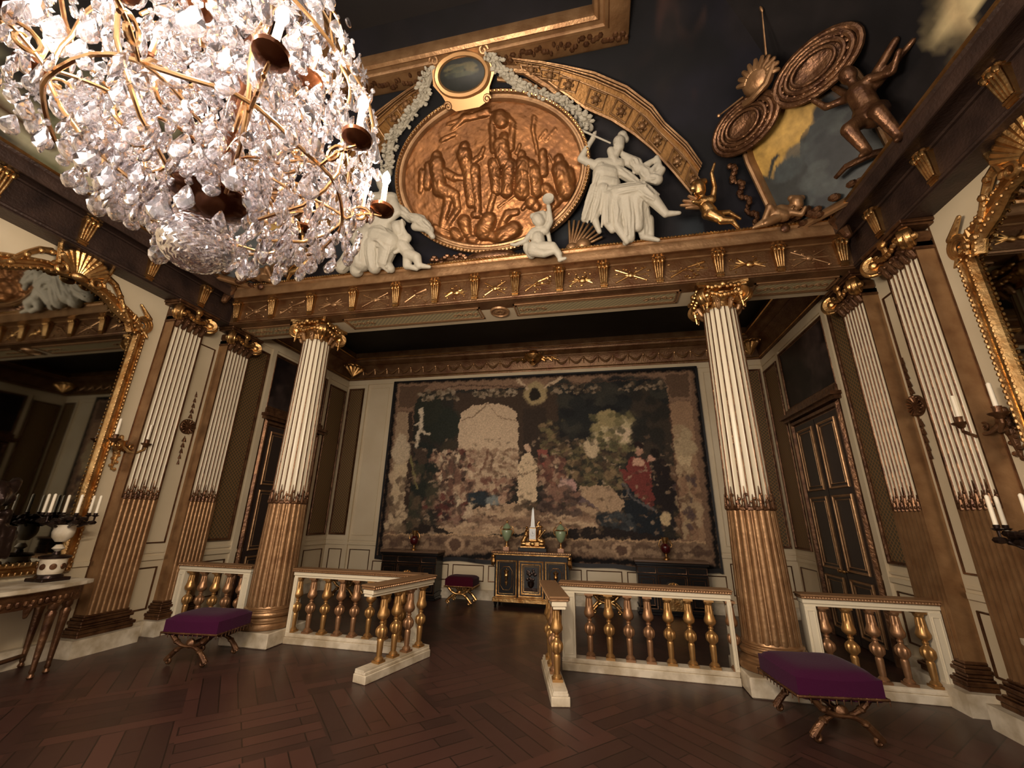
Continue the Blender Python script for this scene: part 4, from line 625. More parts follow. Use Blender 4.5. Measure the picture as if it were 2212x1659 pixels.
def column(x, lab):
    c = thing('fluted_column', lab, 'column', (x, 0, 0), group=None)
    b = B(); b.box(-.39, .39, -.40, .40, 0, .19, b=.012); b.build('plinth', marble, c, smooth=20)
    b = B(); b.lathe([(.37, .19), (.385, .2), (.395, .235), (.385, .27), (.35, .285), (.345, .295), (.322, .31), (.318, .335), (.335, .35), (.345, .352), (.352, .38), (.342, .405), (.32, .415), (.315, .425), (.328, .435), (.326, .45), (.305, .46), (.297, .48)], 48)
    b.build('base', gold2, c)
    b = B(); shaft(b, [(.297, .47), (.294, .8), (.284, 1.3), (.272, 1.75), (.268, ZG)], .014, True); b.build('gilded_lower_shaft', gold2, c, smooth=60)
    b = B(); shaft(b, [(.262, ZG), (.258, 2.3), (.252, 2.8), (.245, 3.4), (.238, 4.0), (.231, 4.55), (.229, ZT + .1)], .016); b.build('white_upper_shaft', [cream2, goldd], c, smooth=60)
    b = B(); b.lathe([(.27, ZG - .03), (.283, ZG - .02), (.283, ZG + .01), (.272, ZG + .02)], 40)
    r_ = random.Random(int(x * 10))
    for k in range(NF):
        a = 2 * PI * (k + .56) / NF; tall = .26 if k % 2 else .16
        T = rotz(a) @ tr(.268, 0, 0)
        b.cap((0, 0, ZG), .026, (0, 0, ZG + tall * .6), .014, 7, M=T); b.cap((-.004, 0, ZG + tall * .6), .012, (-.006, 0, ZG + tall), .004, 6, M=T)
        for q in range(3): b.ell((.004, (-1) ** q * .02, ZG + .03 + q * tall * .25), (.014, .018, .02), 7, M=T)
    b.build('husk_band', goldd, c)
    # capital: necking, echinus with egg band, diagonal volutes, festoons, abacus
    cap_ = bpy.data.objects.new('capital', None); COL.objects.link(cap_); cap_.parent = c; cap_.location = (0, 0, ZT)
    b = B(); b.lathe([(.235, 0), (.25, .01), (.25, .03), (.238, .04), (.24, .08), (.27, .11), (.31, .15), (.32, .19), (.3, .22), (.27, .24), (.26, .27)], 40)
    for k in range(24):
        a = 2 * PI * k / 24; b.ell((.305 * math.cos(a), .305 * math.sin(a), .165), (.024, .024, .036), 8)
    b.build('echinus', gold, cap_)
    b = B()
    for k in range(10):
        T = rotz(2 * PI * k / 10)
        b.cap((.25, 0, -.02), .03, (.29, 0, .07), .038, 8, M=T); b.cap((.29, 0, .07), .034, (.325, 0, .045), .02, 7, M=T)
    b.build('acanthus_leaves', gold2, cap_)
    b = B(); n = 8; pts = []
    for s in range(4):
        for k in range(n + 1):
            t = -1 + 2 * k / n; q = .345 - .06 * (1 - t * t); px, py = t * .32, -q
            a = s * PI / 2; pts.append((px * math.cos(a) - py * math.sin(a), px * math.sin(a) + py * math.cos(a)))
    m = len(pts)
    for z0, z1, sc in ((.27, .3, .95), (.3, .345, 1.02)): b.add([(x_ * sc, y_ * sc, z) for z in (z0, z1) for x_, y_ in pts], [tuple(range(m - 1, -1, -1)), tuple(range(m, 2 * m))] + [(i, (i + 1) % m, (i + 1) % m + m, i + m) for i in range(m)])
    b.build('abacus', gold, cap_, smooth=30)
    for k in range(4):
        b = B(); volute(b, rotz(PI / 4 + k * PI / 2) @ tr(.36, 0, .15), .14, .1); b.build('volute', gold, cap_)
    for k in range(4):
        b = B(); T = rotz(k * PI / 2)
        for q in range(9):
            t = -1 + q / 4; b.ell((t * .2, -.30 - .04 * (1 - abs(t)), .20 - .09 * (1 - t * t) + .02 * r_.random()), (.038, .035, .036), 8, M=T)
        for q in (-1, 1): b.cap((q * .2, -.3, .2), .035, (q * .24, -.27, -.04), .014, 8, M=T); [b.ell((q * (.05 + .05 * e), -.33, .26 + .015 * (e % 2)), (.035, .03, .035), 8, M=T) for e in range(4)]
        b.ell((0, -.34, .29), (.05, .04, .05), 10, M=T)
        b.build('flower_festoon', gold, cap_)
    return c
column(-3.385, 'fluted white column with gilded foot, left one standing in front of the alcove')
column(3.385, 'fluted white column with gilded foot, right one standing in front of the alcove')

def pilaster(s, y0, y1, lab, full=True):
    """a thick fluted pilaster on a side wall: front face at x=5.108, gilded returns"""
    ym = (y0 + y1) / 2; M = side(s); a0 = ay(s, ym, ym)[0]
    c = thing('fluted_pilaster', lab, 'pilaster', tuple(M @ Vector((a0, 0, 0))), rz=(PI / 2 if s < 0 else -PI / 2))
    hw = (y1 - y0) / 2; d = .19; n = 7; w = 2 * hw
    def face(z0, z1, convex, mats, nm):
        b = B(); e = .02; pitch_ = (w - 2 * e) / n; pts = [(-hw, 0), (-hw, -d)]; mi = [2, 1]
        fr_ = [(.0, 0), (.07, 0), (.13, .7), (.32, 1), (.7, 1), (.95, .7)] if not convex else [(0, 0), (.14, 0), (.2, .6), (.36, -.3), (.57, -.6), (.78, -.3)]
        for k in range(n):
            for f, o in fr_: pts.append((-hw + e + pitch_ * (k + f + .0), -d + o * .02))
            mi += [1, 1, 0, 0, 0, 1]
        pts += [(hw - e, -d), (hw, -d), (hw, 0)]; mi += [1, 2]
        m = len(pts); vs = [(x_, y_, z) for z in (z0, z1) for x_, y_ in pts]
        b.add(vs, [(i, i + 1, i + 1 + m, i + m) for i in range(m - 1)] + [tuple(range(m - 1, -1, -1)), tuple(range(m, 2 * m))], mi[:m - 1] + [1] * (m - 1 - len(mi[:m - 1])) + [1, 1])
        b.build(nm, mats, c, smooth=60)
    face(ZG, ZT + .1, False, [cream2, goldd, gold2], 'white_upper_shaft'); face(.44, ZG, True, [gold2, gold2, gold2], 'gilded_lower_shaft')
    b = B()
    for k in range(n):
        x_ = -hw + .02 + (w - .04) / n * (k + .57); tall = .27 if k % 2 else .17
        b.cap((x_, -d + .01, ZG), .028, (x_, -d + .012, ZG + tall * .6), .013, 7); b.cap((x_, -d + .012, ZG + tall * .6), .011, (x_, -d + .012, ZG + tall), .004, 6)
        for q in range(3): b.ell((x_ + (-1) ** q * .02, -d, ZG + .03 + q * tall * .25), (.02, .014, .02), 7)
    b.build('husk_band', goldd, c)
    b = B(); e = .0
    for z0, z1, g in ((.2, .25, .075), (.25, .29, .09), (.29, .31, .06), (.31, .35, .035), (.35, .39, .06), (.39, .42, .04), (.42, .45, .015)): b.box(-hw - g, hw + g, -d - g, 0, z0, z1, b=.008)
    b.build('base', goldd, c, smooth=20)
    cp = bpy.data.objects.new('capital', None); COL.objects.link(cp); cp.parent = c; cp.location = (0, 0, ZT)
    b = B(); b.box(-hw - .02, hw + .02, -d - .03, 0, 0, .04, b=.01); b.box(-hw, hw, -d - .01, 0, .04, .1); b.box(-hw - .03, hw + .03, -d - .07, 0, .1, .24, b=.03)
    for k in range(9): b.ell((-hw + w * k / 8, -d - .07, .165), (.026, .03, .036), 8)
    b.build('echinus', goldd, cp)
    b = B(); b.box(-hw - .09, hw + .09, -d - .12, 0, .27, .3, b=.008); b.box(-hw - .11, hw + .11, -d - .14, 0, .3, .345, b=.008); b.build('abacus', goldd, cp, smooth=20)
    for q in (-1, 1): b = B(); volute(b, tr(q * (hw + .02), -d - .07, .14) @ rotz(-q * PI / 4), .13, .1); b.build('volute', gold, cp)
    b = B()
    for q in range(9):
        t = -1 + q / 4; b.ell((t * (hw - .08), -d - .1 - .02 * (1 - abs(t)), .2 - .1 * (1 - t * t)), (.04, .035, .036), 8)
    b.ell((0, -d - .12, .27), (.06, .05, .07), 10); b.cap((0, -d - .1, .12), .04, (0, -d - .12, .27), .03, 8); b.build('flower_festoon', gold, cp)
    b = B()
    for q in range(5): x_ = (-.8 + .4 * q) * hw; b.cap((x_, -d, -.05), .035, (x_, -d - .05, .06), .045, 8); b.cap((x_, -d - .05, .06), .04, (x_, -d - .09, .02), .022, 7)
    b.build('acanthus_leaves', goldd, cp)
    return c
PY = ((-1.214, -.693), (-.203, .313))
for s, sn in ((-1, 'left'), (1, 'right')):
    pilaster(s, *PY[0], 'fluted pilaster with gilded foot on the %s wall, nearer the wall mirror' % sn)
    pilaster(s, *PY[1], 'fluted pilaster with gilded foot on the %s wall, at the end of the balustrade' % sn)
    # rosette with husks between them
    M = side(s); y = -.40 if s < 0 else -.30
    t = thing('rosette_ornament', 'round gilt rosette with husk drops on the cream strip between the %s pilasters' % sn, 'wall ornament', tuple(M @ Vector((ay(s, y, y)[0], 0, 3.13))), rz=(PI / 2 if s < 0 else -PI / 2))
    b = B(); b.lathe([(.13, 0), (.125, -.02), (.11, -.03), (.1, -.015), (.05, -.01), (.045, -.03), (.0, -.045)], 28, M=Matrix.Rotation(PI / 2, 4, 'X') @ Matrix.Diagonal((1, 1, -1, 1)))
    for k in range(14):
        a = 2 * PI * k / 14; b.ell((.078 * math.cos(a), -.02, .078 * math.sin(a)), (.03, .012, .012), 8, M=Matrix.Rotation(0, 4, 'Y')) if False else b.cap((.05 * math.cos(a), -.022, .05 * math.sin(a)), .010, (.108 * math.cos(a), -.034, .108 * math.sin(a)), .019, 7)
    b.build('rosette', goldd, t)
    for sg in (-1, 1):
        b = B(); b.tube([(0, -.008, sg * .16), (0, -.008, sg * .62)], .006, 6)
        for k in range(5):
            z = sg * (.2 + .095 * k); q = .03 - .003 * k
            for e in (-1, 0, 1): b.cap((0, -.014, z), q * .6, (e * q, -.016, z - .05), q * .3, 6)
        b.build('husk_drop', goldd, t)

# ------------------------------------------------------------------ balustrade
def baluster_mesh(nm, par, m):
    b = B(); wv = lambda a: math.cos(12 * a)
    b.box(-.055, .055, -.055, .055, .0, .025); b.box(-.055, .055, -.055, .055, .70, .725)
    pr_ = [(.05, .025), (.052, .04), (.04, .055), (.03, .065), (.033, .09), (.036, .16), (.038, .22), (.036, .235), (.03, .245), (.042, .26, .2), (.06, .285, 1), (.066, .315, 1), (.062, .345, 1), (.045, .37, .5), (.028, .385), (.022, .40), (.03, .41), (.03, .42), (.022, .43), (.03, .44), (.05, .452), (.066, .475), (.068, .5), (.058, .53), (.047, .56, .5), (.042, .6, .8), (.038, .65, .8), (.036, .665), (.045, .675), (.05, .69), (.05, .70)]
    b.lathe([(p[0], p[1], (p[2] * .005 if len(p) > 2 else 0)) for p in pr_], 36, wav=wv)
    return b.build(nm, m, par)
def balustrade(name, lab, length, xs, posts, loc, rz, mats_seq, group=None, cat='balustrade', post_w=.12, endcap=False):
    """local x along the run, z up; plinth .135 high, rail top at 1.0"""
    t = thing(name, lab, cat, loc, rz, group)
    b = B(); b.box(0, length, -.095, .095, 0, .085, b=.006); b.box(0, length, -.08, .08, .085, .115, b=.006); b.box(0, length, -.07, .07, .115, .135); b.build('base_rail', marble, t, smooth=20)
    b = B(); b.box(0, length, -.065, .065, .86, .885); b.box(-.01, length + .01, -.08, .08, .885, .935, b=.006); b.build('top_rail', cream2, t, smooth=20)
    b = B(); b.box(-.02, length + .02, -.1, .1, .935, .96, b=.006); b.box(-.03, length + .03, -.11, .11, .96, .985, b=.01)
    nb = int(length / .03)
    for i in range(nb):
        for y in (-.104, .104): b.ell((length * (i + .5) / nb, y, .95), (.011, .011, .013), 5)
    b.build('rail_moulding', railgold, t, smooth=30)
    for px, pw in posts:
        b = B(); b.box(px - pw / 2, px + pw / 2, -.075, .075, .135, .86, b=.004); rframe(b, px - pw / 2 + .02, px + pw / 2 - .02, .17, .82, .012, .008, M=tr(0, -.075)); rframe(b, -px - pw / 2 + .02, -px + pw / 2 - .02, .17, .82, .012, .008, M=rotz(PI) @ tr(0, -.075)); b.build('post', cream2, t, smooth=20)
    protos = {}
    for i, x in enumerate(xs):
        m = mats_seq[i % len(mats_seq)]
        if m.name not in protos:
            o = baluster_mesh('baluster', t, m); protos[m.name] = o
        else:
            o = protos[m.name].copy(); COL.objects.link(o); o.parent = t
        o.location = (x, 0, .135)
    return t
seq1 = [balgold, balrose, balgold, balrose, balrose, balgold, balgold]
# inner sections between the columns and the gates
sp = .238
balustrade('balustrade_section', 'white and gilt balustrade section between the left column and the open gate', 2.02, [.06 + sp * k for k in range(8)], [(.03, .06), (1.93, .17)], (-2.99, 0, 0), 0, seq1)
balustrade('balustrade_section', 'white and gilt balustrade section between the open gate and the right column', 2.02, [.35 + sp * k for k in range(8)], [(.09, .17), (2.0, .05)], (.97, 0, 0), 0, seq1[1:] + seq1[:1])
balustrade('balustrade_section', 'short balustrade section between the left column and the left wall', 1.33, [.2 + sp * k for k in range(5)], [(.06, .12), (1.27, .12)], (-5.1, 0, 0), 0, seq1)
balustrade('balustrade_section', 'short balustrade section between the right column and the right wall', 1.33, [.2 + sp * k for k in range(5)], [(.06, .12), (1.27, .12)], (3.77, 0, 0), 0, [balrose, balgold, balrose])
balustrade('balustrade_gate', 'left leaf of the open balustrade gate, swung out towards the room', 1.12, [.14 + .235 * k for k in range(4)], [], (-.86, -.03, 0), math.radians(-106), [balgold, balrose, balgold])
balustrade('balustrade_gate', 'right leaf of the open balustrade gate, swung out and seen end on', 1.12, [.14 + .235 * k for k in range(4)], [], (.80, -.03, 0), math.radians(-77), [balgold, balgold, balrose])

# ------------------------------------------------------------------ tapestry
nu, nv = 420, 250
def tapf(u, v):
    x = -3.83 + 7.68 * u; x *= 1 - .0 * v
    z0 = .80 - .03 * math.sin(u * 17) * .6 - .015 * math.sin(u * 41); z = z0 + (5.21 - z0) * v
    return (x, YB - .07 + .012 * math.sin(u * 30) * (1 - v) + .004 * math.sin(u * 90 + v * 4), z)
P_ = arr(tapf); X_, Z_ = P_[..., 0], P_[..., 2]
wx = .014 * np.sin(Z_ * 21 + 3 * np.sin(X_ * 5)) + .010 * np.sin(X_ * 47 + Z_ * 33) + .008 * np.sin(Z_ * 83 - X_ * 59)
wz = .014 * np.sin(X_ * 19 + 3 * np.sin(Z_ * 6)) + .010 * np.sin(Z_ * 51 - X_ * 37) + .008 * np.sin(X_ * 91 + Z_ * 43)
pa = Paint(X_ + wx, Z_ + wz, (112, 82, 56)); pa.run(TAP)
tones = [(150, 120, 92), (60, 46, 38), (110, 84, 62), (40, 36, 34), (176, 146, 112), (90, 70, 44)]
rt = random.Random(77)
for _ in range(700):       # the loose flecks of the weave
    x, z = rt.uniform(-3.3, 3.3), rt.uniform(1.3, 3.6); pa.ell(rt.choice(tones), x, z, rt.uniform(.012, .05), rt.uniform(.01, .035), .6, .5)
grey = pa.c.mean(axis=2, keepdims=True); pa.c = pa.c * .72 + grey * np.array([1.12, 1.0, .84]) * .28
rg = np.random.RandomState(3)
q = rg.rand(nu, nv, 1); pa.c *= (.85 + .3 * q) * 1.15
pa.c = np.clip(pa.c, 0, 1)
t = thing('tapestry', 'large woven tapestry of a garden party, hanging on the alcove back wall', 'tapestry', (0, YB, .8))
o = grid_obj('woven_picture', tapf, nu, nv, pa.c, tap_m, t); o.matrix_parent_inverse = tr(0, YB, .8).inverted()
b = B(tr(0, 0, -.8)); pts = [(-3.86, 5.22), (3.87, 5.22)]
b.box(-3.86, 3.87, -.075, -.0, 5.2, 5.235); b.box(-3.87, -3.82, -.075, 0, .75, 5.23); b.box(3.84, 3.89, -.075, 0, .75, 5.23)
for i in range(40):
    u0, u1 = i / 40, (i + 1) / 40; p0, p1 = tapf(u0, 0), tapf(u1, 0)
    b.add([(p0[0], p0[1] - YB, p0[2] - .05), (p1[0], p1[1] - YB, p1[2] - .05), (p1[0], p1[1] - YB - .004, p1[2] + .03), (p0[0], p0[1] - YB - .004, p0[2] + .03)], [(0, 1, 2, 3)])
b.build('dark_border', black, t, smooth=0)

# ------------------------------------------------------------------ cabinets against the back wall
def side_cabinet(x, lab):
    t = thing('ebony_cabinet', lab, 'cabinet', (x, 3.55, 0), group=None); w = .68
    b = B(); b.box(-w, w, -.2, .2, .14, .16); b.box(-w + .02, w - .02, -.18, .2, .05, .92); b.box(-w - .01, w + .01, -.21, .2, 0, .06, b=.01); b.box(-w - .02, w + .02, -.22, .2, .9, .95, b=.008); b.build('body', ebony, t, smooth=20)
    b = B(); b.box(-w - .03, w + .03, -.24, .2, .95, 1.0, b=.01); b.build('top', mat('brown_stone_top', (96, 74, 58), rough=.25) if 'brown_stone_top' not in MATS else MATS['brown_stone_top'], t, smooth=20)
    for x0, x1 in ((-.66, -.3), (.3, .66)):
        d = B(); d.box(x0, x1, -.2, -.18, .1, .72); d = d.build('door', ebony, t, smooth=0)
        f = B(tr(0, -.2)); rframe(f, x0 + .01, x1 - .01, .11, .71, .012, .012); rframe(f, x0 + .06, x1 - .06, .17, .65, .012, .012); f.build('gilt_border', goldd, d)
    f = B(tr(0, -.18)); rframe(f, -.28, .28, .1, .72, .02, .02); rframe(f, -.24, .24, .14, .68, .01, .012); rframe(f, -.66, -.3, .75, .87, .012, .012); rframe(f, .3, .66, .75, .87, .012, .012); rframe(f, -.28, .28, .75, .87, .012, .012); f.build('gilt_border', goldd, t)
    b = B(tr(0, -.2)); b.box(-.18, .18, -.03, 0, .1, .2)
    arc = [(.17 * math.cos(a), .40 + .2 * math.sin(a)) for a in [PI * k / 16 for k in range(17)]]
    b.prism([(-.17, .2)] + [(.17, .2)] + arc, -.04, 0); 
    for k in range(9): a = PI * (k + .5) / 9; b.cap((.05 * math.cos(a), -.045, .40 + .05 * math.sin(a)), .012, (.15 * math.cos(a), -.05, .40 + .17 * math.sin(a)), .02, 6)
    b.ell((0, -.05, .40), (.06, .03, .06), 10); b.build('arched_relief', gold, t)
    return t
side_cabinet(-2.78, 'low ebony cabinet with arched gilt relief, left of the commode under the tapestry')
side_cabinet(2.84, 'low ebony cabinet with arched gilt relief, right of the commode under the tapestry')
t = thing('commode', 'black and gilt three-door commode carrying the clock, below the middle of the tapestry', 'commode', (.05, 3.35, 0)); w = .80
b = B(); b.box(-w + .03, w - .03, -.22, .22, .18, .98); b.box(-w + .02, w - .02, -.23, .22, .92, 1.0); b.build('body', ebony, t, smooth=0)
b = B(); b.box(-w - .03, w + .03, -.28, .24, 1.03, 1.08, b=.012); b.build('marble_top', mat('red_brown_marble', (126, 92, 72), rough=.22, var=(10, (90, 60, 48), .2)), t, smooth=20)
b = B(); b.box(-w, w, -.26, .22, 1.0, 1.03, b=.006); b.box(-w, w, -.26, .22, .11, .19, b=.01); b.box(-w + .02, w - .02, -.245, .22, .19, .205)
for k in range(46): b.ell((-w - .02 + (2 * w + .04) * k / 45, -.285, 1.055), (.012, .01, .018), 6)
b.build('gilt_mouldings', gold, t, smooth=30)
for i, (x0, x1) in enumerate(((-.74, -.28), (-.26, .27), (.29, .74))):
    d = B().box(x0, x1, -.24, -.22, .21, .91).build('door', ebony if i != 1 else black, t, smooth=0)
    f = B(tr(0, -.24)); rframe(f, x0 + .005, x1 - .005, .215, .905, .03, .02)
    if i == 1: rframe(f, x0 + .06, x1 - .06, .27, .85, .03, .02); rframe(f, x0 + .11, x1 - .11, .32, .80, .01, .01)
    else:
        rframe(f, x0 + .07, x1 - .07, .27, .86, .008, .01); xc = (x0 + x1) / 2
        oc = [(-.12, .42), (-.12, .7), (-.06, .78), (.06, .78), (.12, .7), (.12, .42), (.06, .34), (-.06, .34), (-.12, .42)]
        f.tube([(xc + x_, -.006, z_) for x_, z_ in oc], .006, 6)
    f.build('gilt_border', gold, d)
    xc = (x0 + x1) / 2; b = B(tr(xc, -.25))
    if i != 1:
        b.lathe([(.0, -.07), (.02, -.06), (.03, 0), (.045, .03), (.04, .06), (.025, .08), (.05, .1), (.055, .13), (.03, .14), (0, .145)], 14, M=tr(0, 0, .58)); b.cap((0, 0, .48), .035, (0, 0, .41), .008, 8); b.ell((0, 0, .73), (.014, .014, .02), 8); b.build('gilt_urn_mount', gold, d)
    else:
        for k in range(16): b.ell((rr.uniform(-.1, .1), 0, .62 + rr.uniform(-.07, .12)), (.03, .014, .03), 8)
        b.lathe([(.02, -.1), (.06, -.06), (.07, 0), (.05, .03)], 14, M=tr(0, 0, .5)); b.box(-.13, .13, -.01, .01, .34, .4); b.build('flower_vase_inlay', bronze, d)
for sg in (-1, 1):
    b = B(tr(sg * (w - .0), -.2)); b.ell((0, -.03, .97), (.05, .05, .05), 10); b.cap((0, -.03, .95), .035, (0, -.04, .87), .05, 8); b.cap((0, -.03, .84), .04, (0, -.02, .78), .012, 8); b.cap((sg * .02, -.03, .9), .03, (sg * .03, -.02, .8), .015, 8); b.build('corner_mount', gold, t)
    for y in (-.2, .18): b = B(tr(sg * (w - .06), y)); b.lathe([(.02, 0), (.03, .015), (.02, .03), (.04, .1), (.045, .12)], 12); b.build('leg', ebony, t)

# ------------------------------------------------------------------ vases and clock
def lidded_vase(x, lab):
    t = thing('lidded_vase', lab, 'vase', (x, 3.3, 1.08)); b = B(); b.box(-.065, .065, -.065, .065, 0, .075, b=.004); b.build('pedestal', pinkmarble, t, smooth=20)
    b = B(); b.lathe([(.05, .075), (.05, .09), (.02, .11), (.015, .15), (.03, .17), (.022, .185)], 20); b.lathe([(.105, .41), (.11, .425), (.1, .44)], 24); b.lathe([(.012, .55), (.025, .57), (.02, .6), (.004, .625)], 12)
    for s in (-1, 1): b.tube([(s * .1, 0, .3), (s * .145, 0, .36), (s * .14, 0, .45), (s * .11, 0, .49), (s * .07, 0, .48)], [.008, .012, .012, .01, .007], 8); b.ell((s * .12, 0, .33), (.015, .02, .03), 8)
    b.build('gilt_mounts', gold, t)
    b = B(); b.lathe([(.02, .185), (.06, .22), (.1, .3), (.115, .37), (.108, .415), (.085, .44), (.09, .46), (.07, .5), (.03, .54), (.012, .555)], 28); b.build('body', celadon, t)
lidded_vase(-.51, 'green porcelain lidded vase with gilt handles on the commode, left of the clock'); lidded_vase(.66, 'green porcelain lidded vase with gilt handles on the commode, right of the clock')
t = thing('mantel_clock', 'gilt clock with white dial and a slender white obelisk on top, on the commode', 'clock', (.07, 3.28, 1.08))
b = B(); b.box(-.3, .3, -.12, .12, 0, .07, b=.005); b.build('plinth', ebony, t, smooth=20)
b = B(); b.box(-.26, .26, -.1, .1, .075, .1); b.box(-.25, .25, -.1, .1, .1, .2, b=.02); b.ell((0, -.1, .15), (.06, .03, .04), 12)
for s in (-1, 1): b.lathe([(.04, -.05), (.048, -.03), (.048, .03), (.04, .05)], 14, M=tr(s * .19, -.09, .15) @ roty(PI / 2))
for x in (-.24, -.08, .08, .24): b.ell((x, -.08, .07), (.02, .02, .015), 8)
b.build('gilt_base', gold, t, smooth=30)
b = B(); b.box(-.085, .085, -.07, .06, .2, .48, b=.012); b.build('case', gold, t, smooth=20)
b = B(); b.box(-.07, .07, -.078, -.068, .24, .46, b=.004); b.lathe([(.058, 0), (.058, .012), (.05, .016), (0, .018)], 28, M=tr(0, -.076, .36) @ rotx(PI / 2)); b.build('dial', silver, t, smooth=20)
b = B(); b.box(-.003, .003, -.1, -.096, .36, .4); b.box(-.003, .025, -.1, -.096, .357, .363); b.build('clock_hand', black, t, smooth=0)
b = B(); b.add([(-.045, -.045, .49), (.045, -.045, .49), (.045, .045, .49), (-.045, .045, .49), (-.02, -.02, .84), (.02, -.02, .84), (.02, .02, .84), (-.02, .02, .84), (0, 0, .9)], [(0, 3, 2, 1), (0, 1, 5, 4), (1, 2, 6, 5), (2, 3, 7, 6), (3, 0, 4, 7), (4, 5, 8), (5, 6, 8), (6, 7, 8), (7, 4, 8)]); b.box(-.06, .06, -.06, .06, .475, .495); b.build('obelisk', silver, t, smooth=0)
b = B()
b.cap((-.15, -.03, .3), .05, (-.13, -.03, .4), .04, 8); b.ell((-.13, -.04, .47), (.03, .03, .035), 8); b.cap((-.16, -.05, .28), .05, (-.2, -.05, .2), .06, 8); b.cap((-.12, -.06, .4), .018, (-.07, -.07, .44), .012, 7)
b.cap((.14, -.02, .3), .05, (.16, -.02, .42), .04, 8); b.ell((.17, -.03, .5), (.03, .03, .035), 8); b.cap((.12, -.06, .25), .03, (.24, -.09, .4), .012, 7); b.cap((.22, -.06, .36), .014, (.27, -.06, .43), .02, 7); b.cap((.14, -.03, .22), .06, (.2, -.03, .2), .06, 8)
for k in range(10): b.ell((rr.uniform(.05, .2), .02, rr.uniform(.45, .6)), (.03, .02, .02), 7)
b = b.build('gilt_figures', gold, t); remesh(b, .008, 2)
def ruby_vase(x, lab):
    t = thing('ruby_vase', lab, 'vase', (x, 3.5, 1.0)); b = B(); b.lathe([(.06, 0), (.06, .02), (.02, .05), (.02, .09), (.04, .11)], 20); b.lathe([(.045, .3), (.05, .33), (.075, .42), (.06, .425)], 20)
    for s in (-1, 1): b.tube([(s * .09, 0, .2), (s * .13, 0, .27), (s * .1, 0, .36), (s * .055, 0, .38)], [.008, .012, .01, .008], 8)
    b.build('gilt_mounts', gold, t)
    b = B(); b.lathe([(.035, .11), (.08, .14), (.105, .2), (.1, .25), (.06, .29), (.042, .31), (.045, .36), (.06, .4)], 24); b.build('body', redglass, t)
ruby_vase(-2.75, 'ruby red vase with gilt mounts on the ebony cabinet at the left'); ruby_vase(2.78, 'ruby red vase with gilt mounts on the ebony cabinet at the right')

# ------------------------------------------------------------------ stools
def stool(loc, rz, lab, vel, frame, w=.34, dp=.27, h=.40, group=None):
    t = thing('x_frame_stool', lab, 'stool', loc, rz, group); th = .13
    b = B(); n = 14
    vs = []; fs = []
    for i in range(n + 1):
        for j in range(n + 1):
            u, v = -1 + 2 * i / n, -1 + 2 * j / n; e = max(abs(u), abs(v)); bulge = (1 - u ** 4) * (1 - v ** 4)
            vs.append((u * w * (1 - .04 * v * v), v * dp * (1 - .04 * u * u), h + .06 + .07 * bulge ** .5 + .015 * u * u))
    for i in range(n):
        for j in range(n): fs.append((i * (n + 1) + j, (i + 1) * (n + 1) + j, (i + 1) * (n + 1) + j + 1, i * (n + 1) + j + 1))
    b.add(vs, fs)
    rim = [i * (n + 1) for i in range(n + 1)] + [n * (n + 1) + j for j in range(1, n + 1)] + [i * (n + 1) + n for i in range(n - 1, -1, -1)] + [j for j in range(n - 1, 0, -1)]
    m = len(rim); lo = [(vs[k][0] * 1.0, vs[k][1] * 1.0, h - .075 - .012 * (q % 2)) for q, k in enumerate(rim)]
    b.add([vs[k] for k in rim] + lo, [(q, q + m, (q + 1) % m + m, (q + 1) % m) for q in range(m)] + [tuple(range(m, 2 * m))]); b.build('cushion', vel, t, smooth=50)
    b = B()
    for k in range(40):
        a = 2 * PI * k / 40; c, s_ = math.cos(a), math.sin(a); q = 1 / max(abs(c), abs(s_)); b.cap((c * q * w, s_ * q * dp, h - .06), .008, (c * q * w, s_ * q * dp, h - .11), .004, 5)
    b.tube([(c_ * w * 1.0, s__ * dp * 1.0, h - .065) for c_, s__ in ((-1, -1), (1, -1), (1, 1), (-1, 1), (-1, -1))], .012, 6)
    b.build('fringe', frame, t)
    for sy in (-1, 1):
        y = sy * (dp - .05)
        for sx in (-1, 1):
            b = B(); pts = []
            for k in range(13):
                q = k / 12; x = sx * (-.27 + .54 * q); z = .055 + (h - .10) * (q + .16 * math.sin(2 * PI * q)); pts.append((x, y + sx * .012, z))
            b.tube(pts, [.024 + .008 * math.cos(2 * PI * k / 12) for k in range(13)], 10)
            b.tube([(sx * -.27 + -sx * .045 * c + sx * .03, y + sx * .012, .045 + .04 * z) for c, z in spiral(.9, .3, 1, 12)], .018, 8)
            for q in (.2, .8): b.ell((sx * (-.27 + .54 * q), y - sy * .0 + sx * .012,   .055 + (h - .10) * (q + .16 * math.sin(2 * PI * q))), (.038, .035, .03), 8)
            b.build('leg', frame, t)
        b = B(); b.lathe([(.05, -.03), (.052, 0), (.03, .02), (.0, .03)], 14, M=tr(0, y + sy * .0, h / 2 + .03) @ rotx(PI / 2 * -sy)); b.build('boss', frame, t)
    b = B(); b.tube([(0, -dp + .06, h / 2 + .03), (0, 0, h / 2 + .03), (0, dp - .06, h / 2 + .03)], [.014, .022, .014], 10); b.build('stretcher', frame, t)
    return t
stool((3.43, -.95, 0), math.radians(8), 'purple velvet X-frame stool in front of the foot of the right column', velvet2, goldd, .37, .34, .42)
stool((-3.46, -.92, 0), math.radians(6), 'dark purple velvet X-frame stool in front of the foot of the left column', velvet2, goldd, .37, .30, .42)
stool((-1.47, 3.3, 0), 0, 'crimson velvet X-frame stool between the left ebony cabinet and the commode', velvet, gold, .32, .24, .42)
stool((1.55, 3.3, 0), 0, 'crimson velvet X-frame stool between the commode and the right ebony cabinet', velvet, gold, .32, .24, .42)
stool((-4.15, 3.25, 0), 0, 'crimson velvet X-frame stool in the left corner of the alcove', velvet, gold, .32, .24, .42)

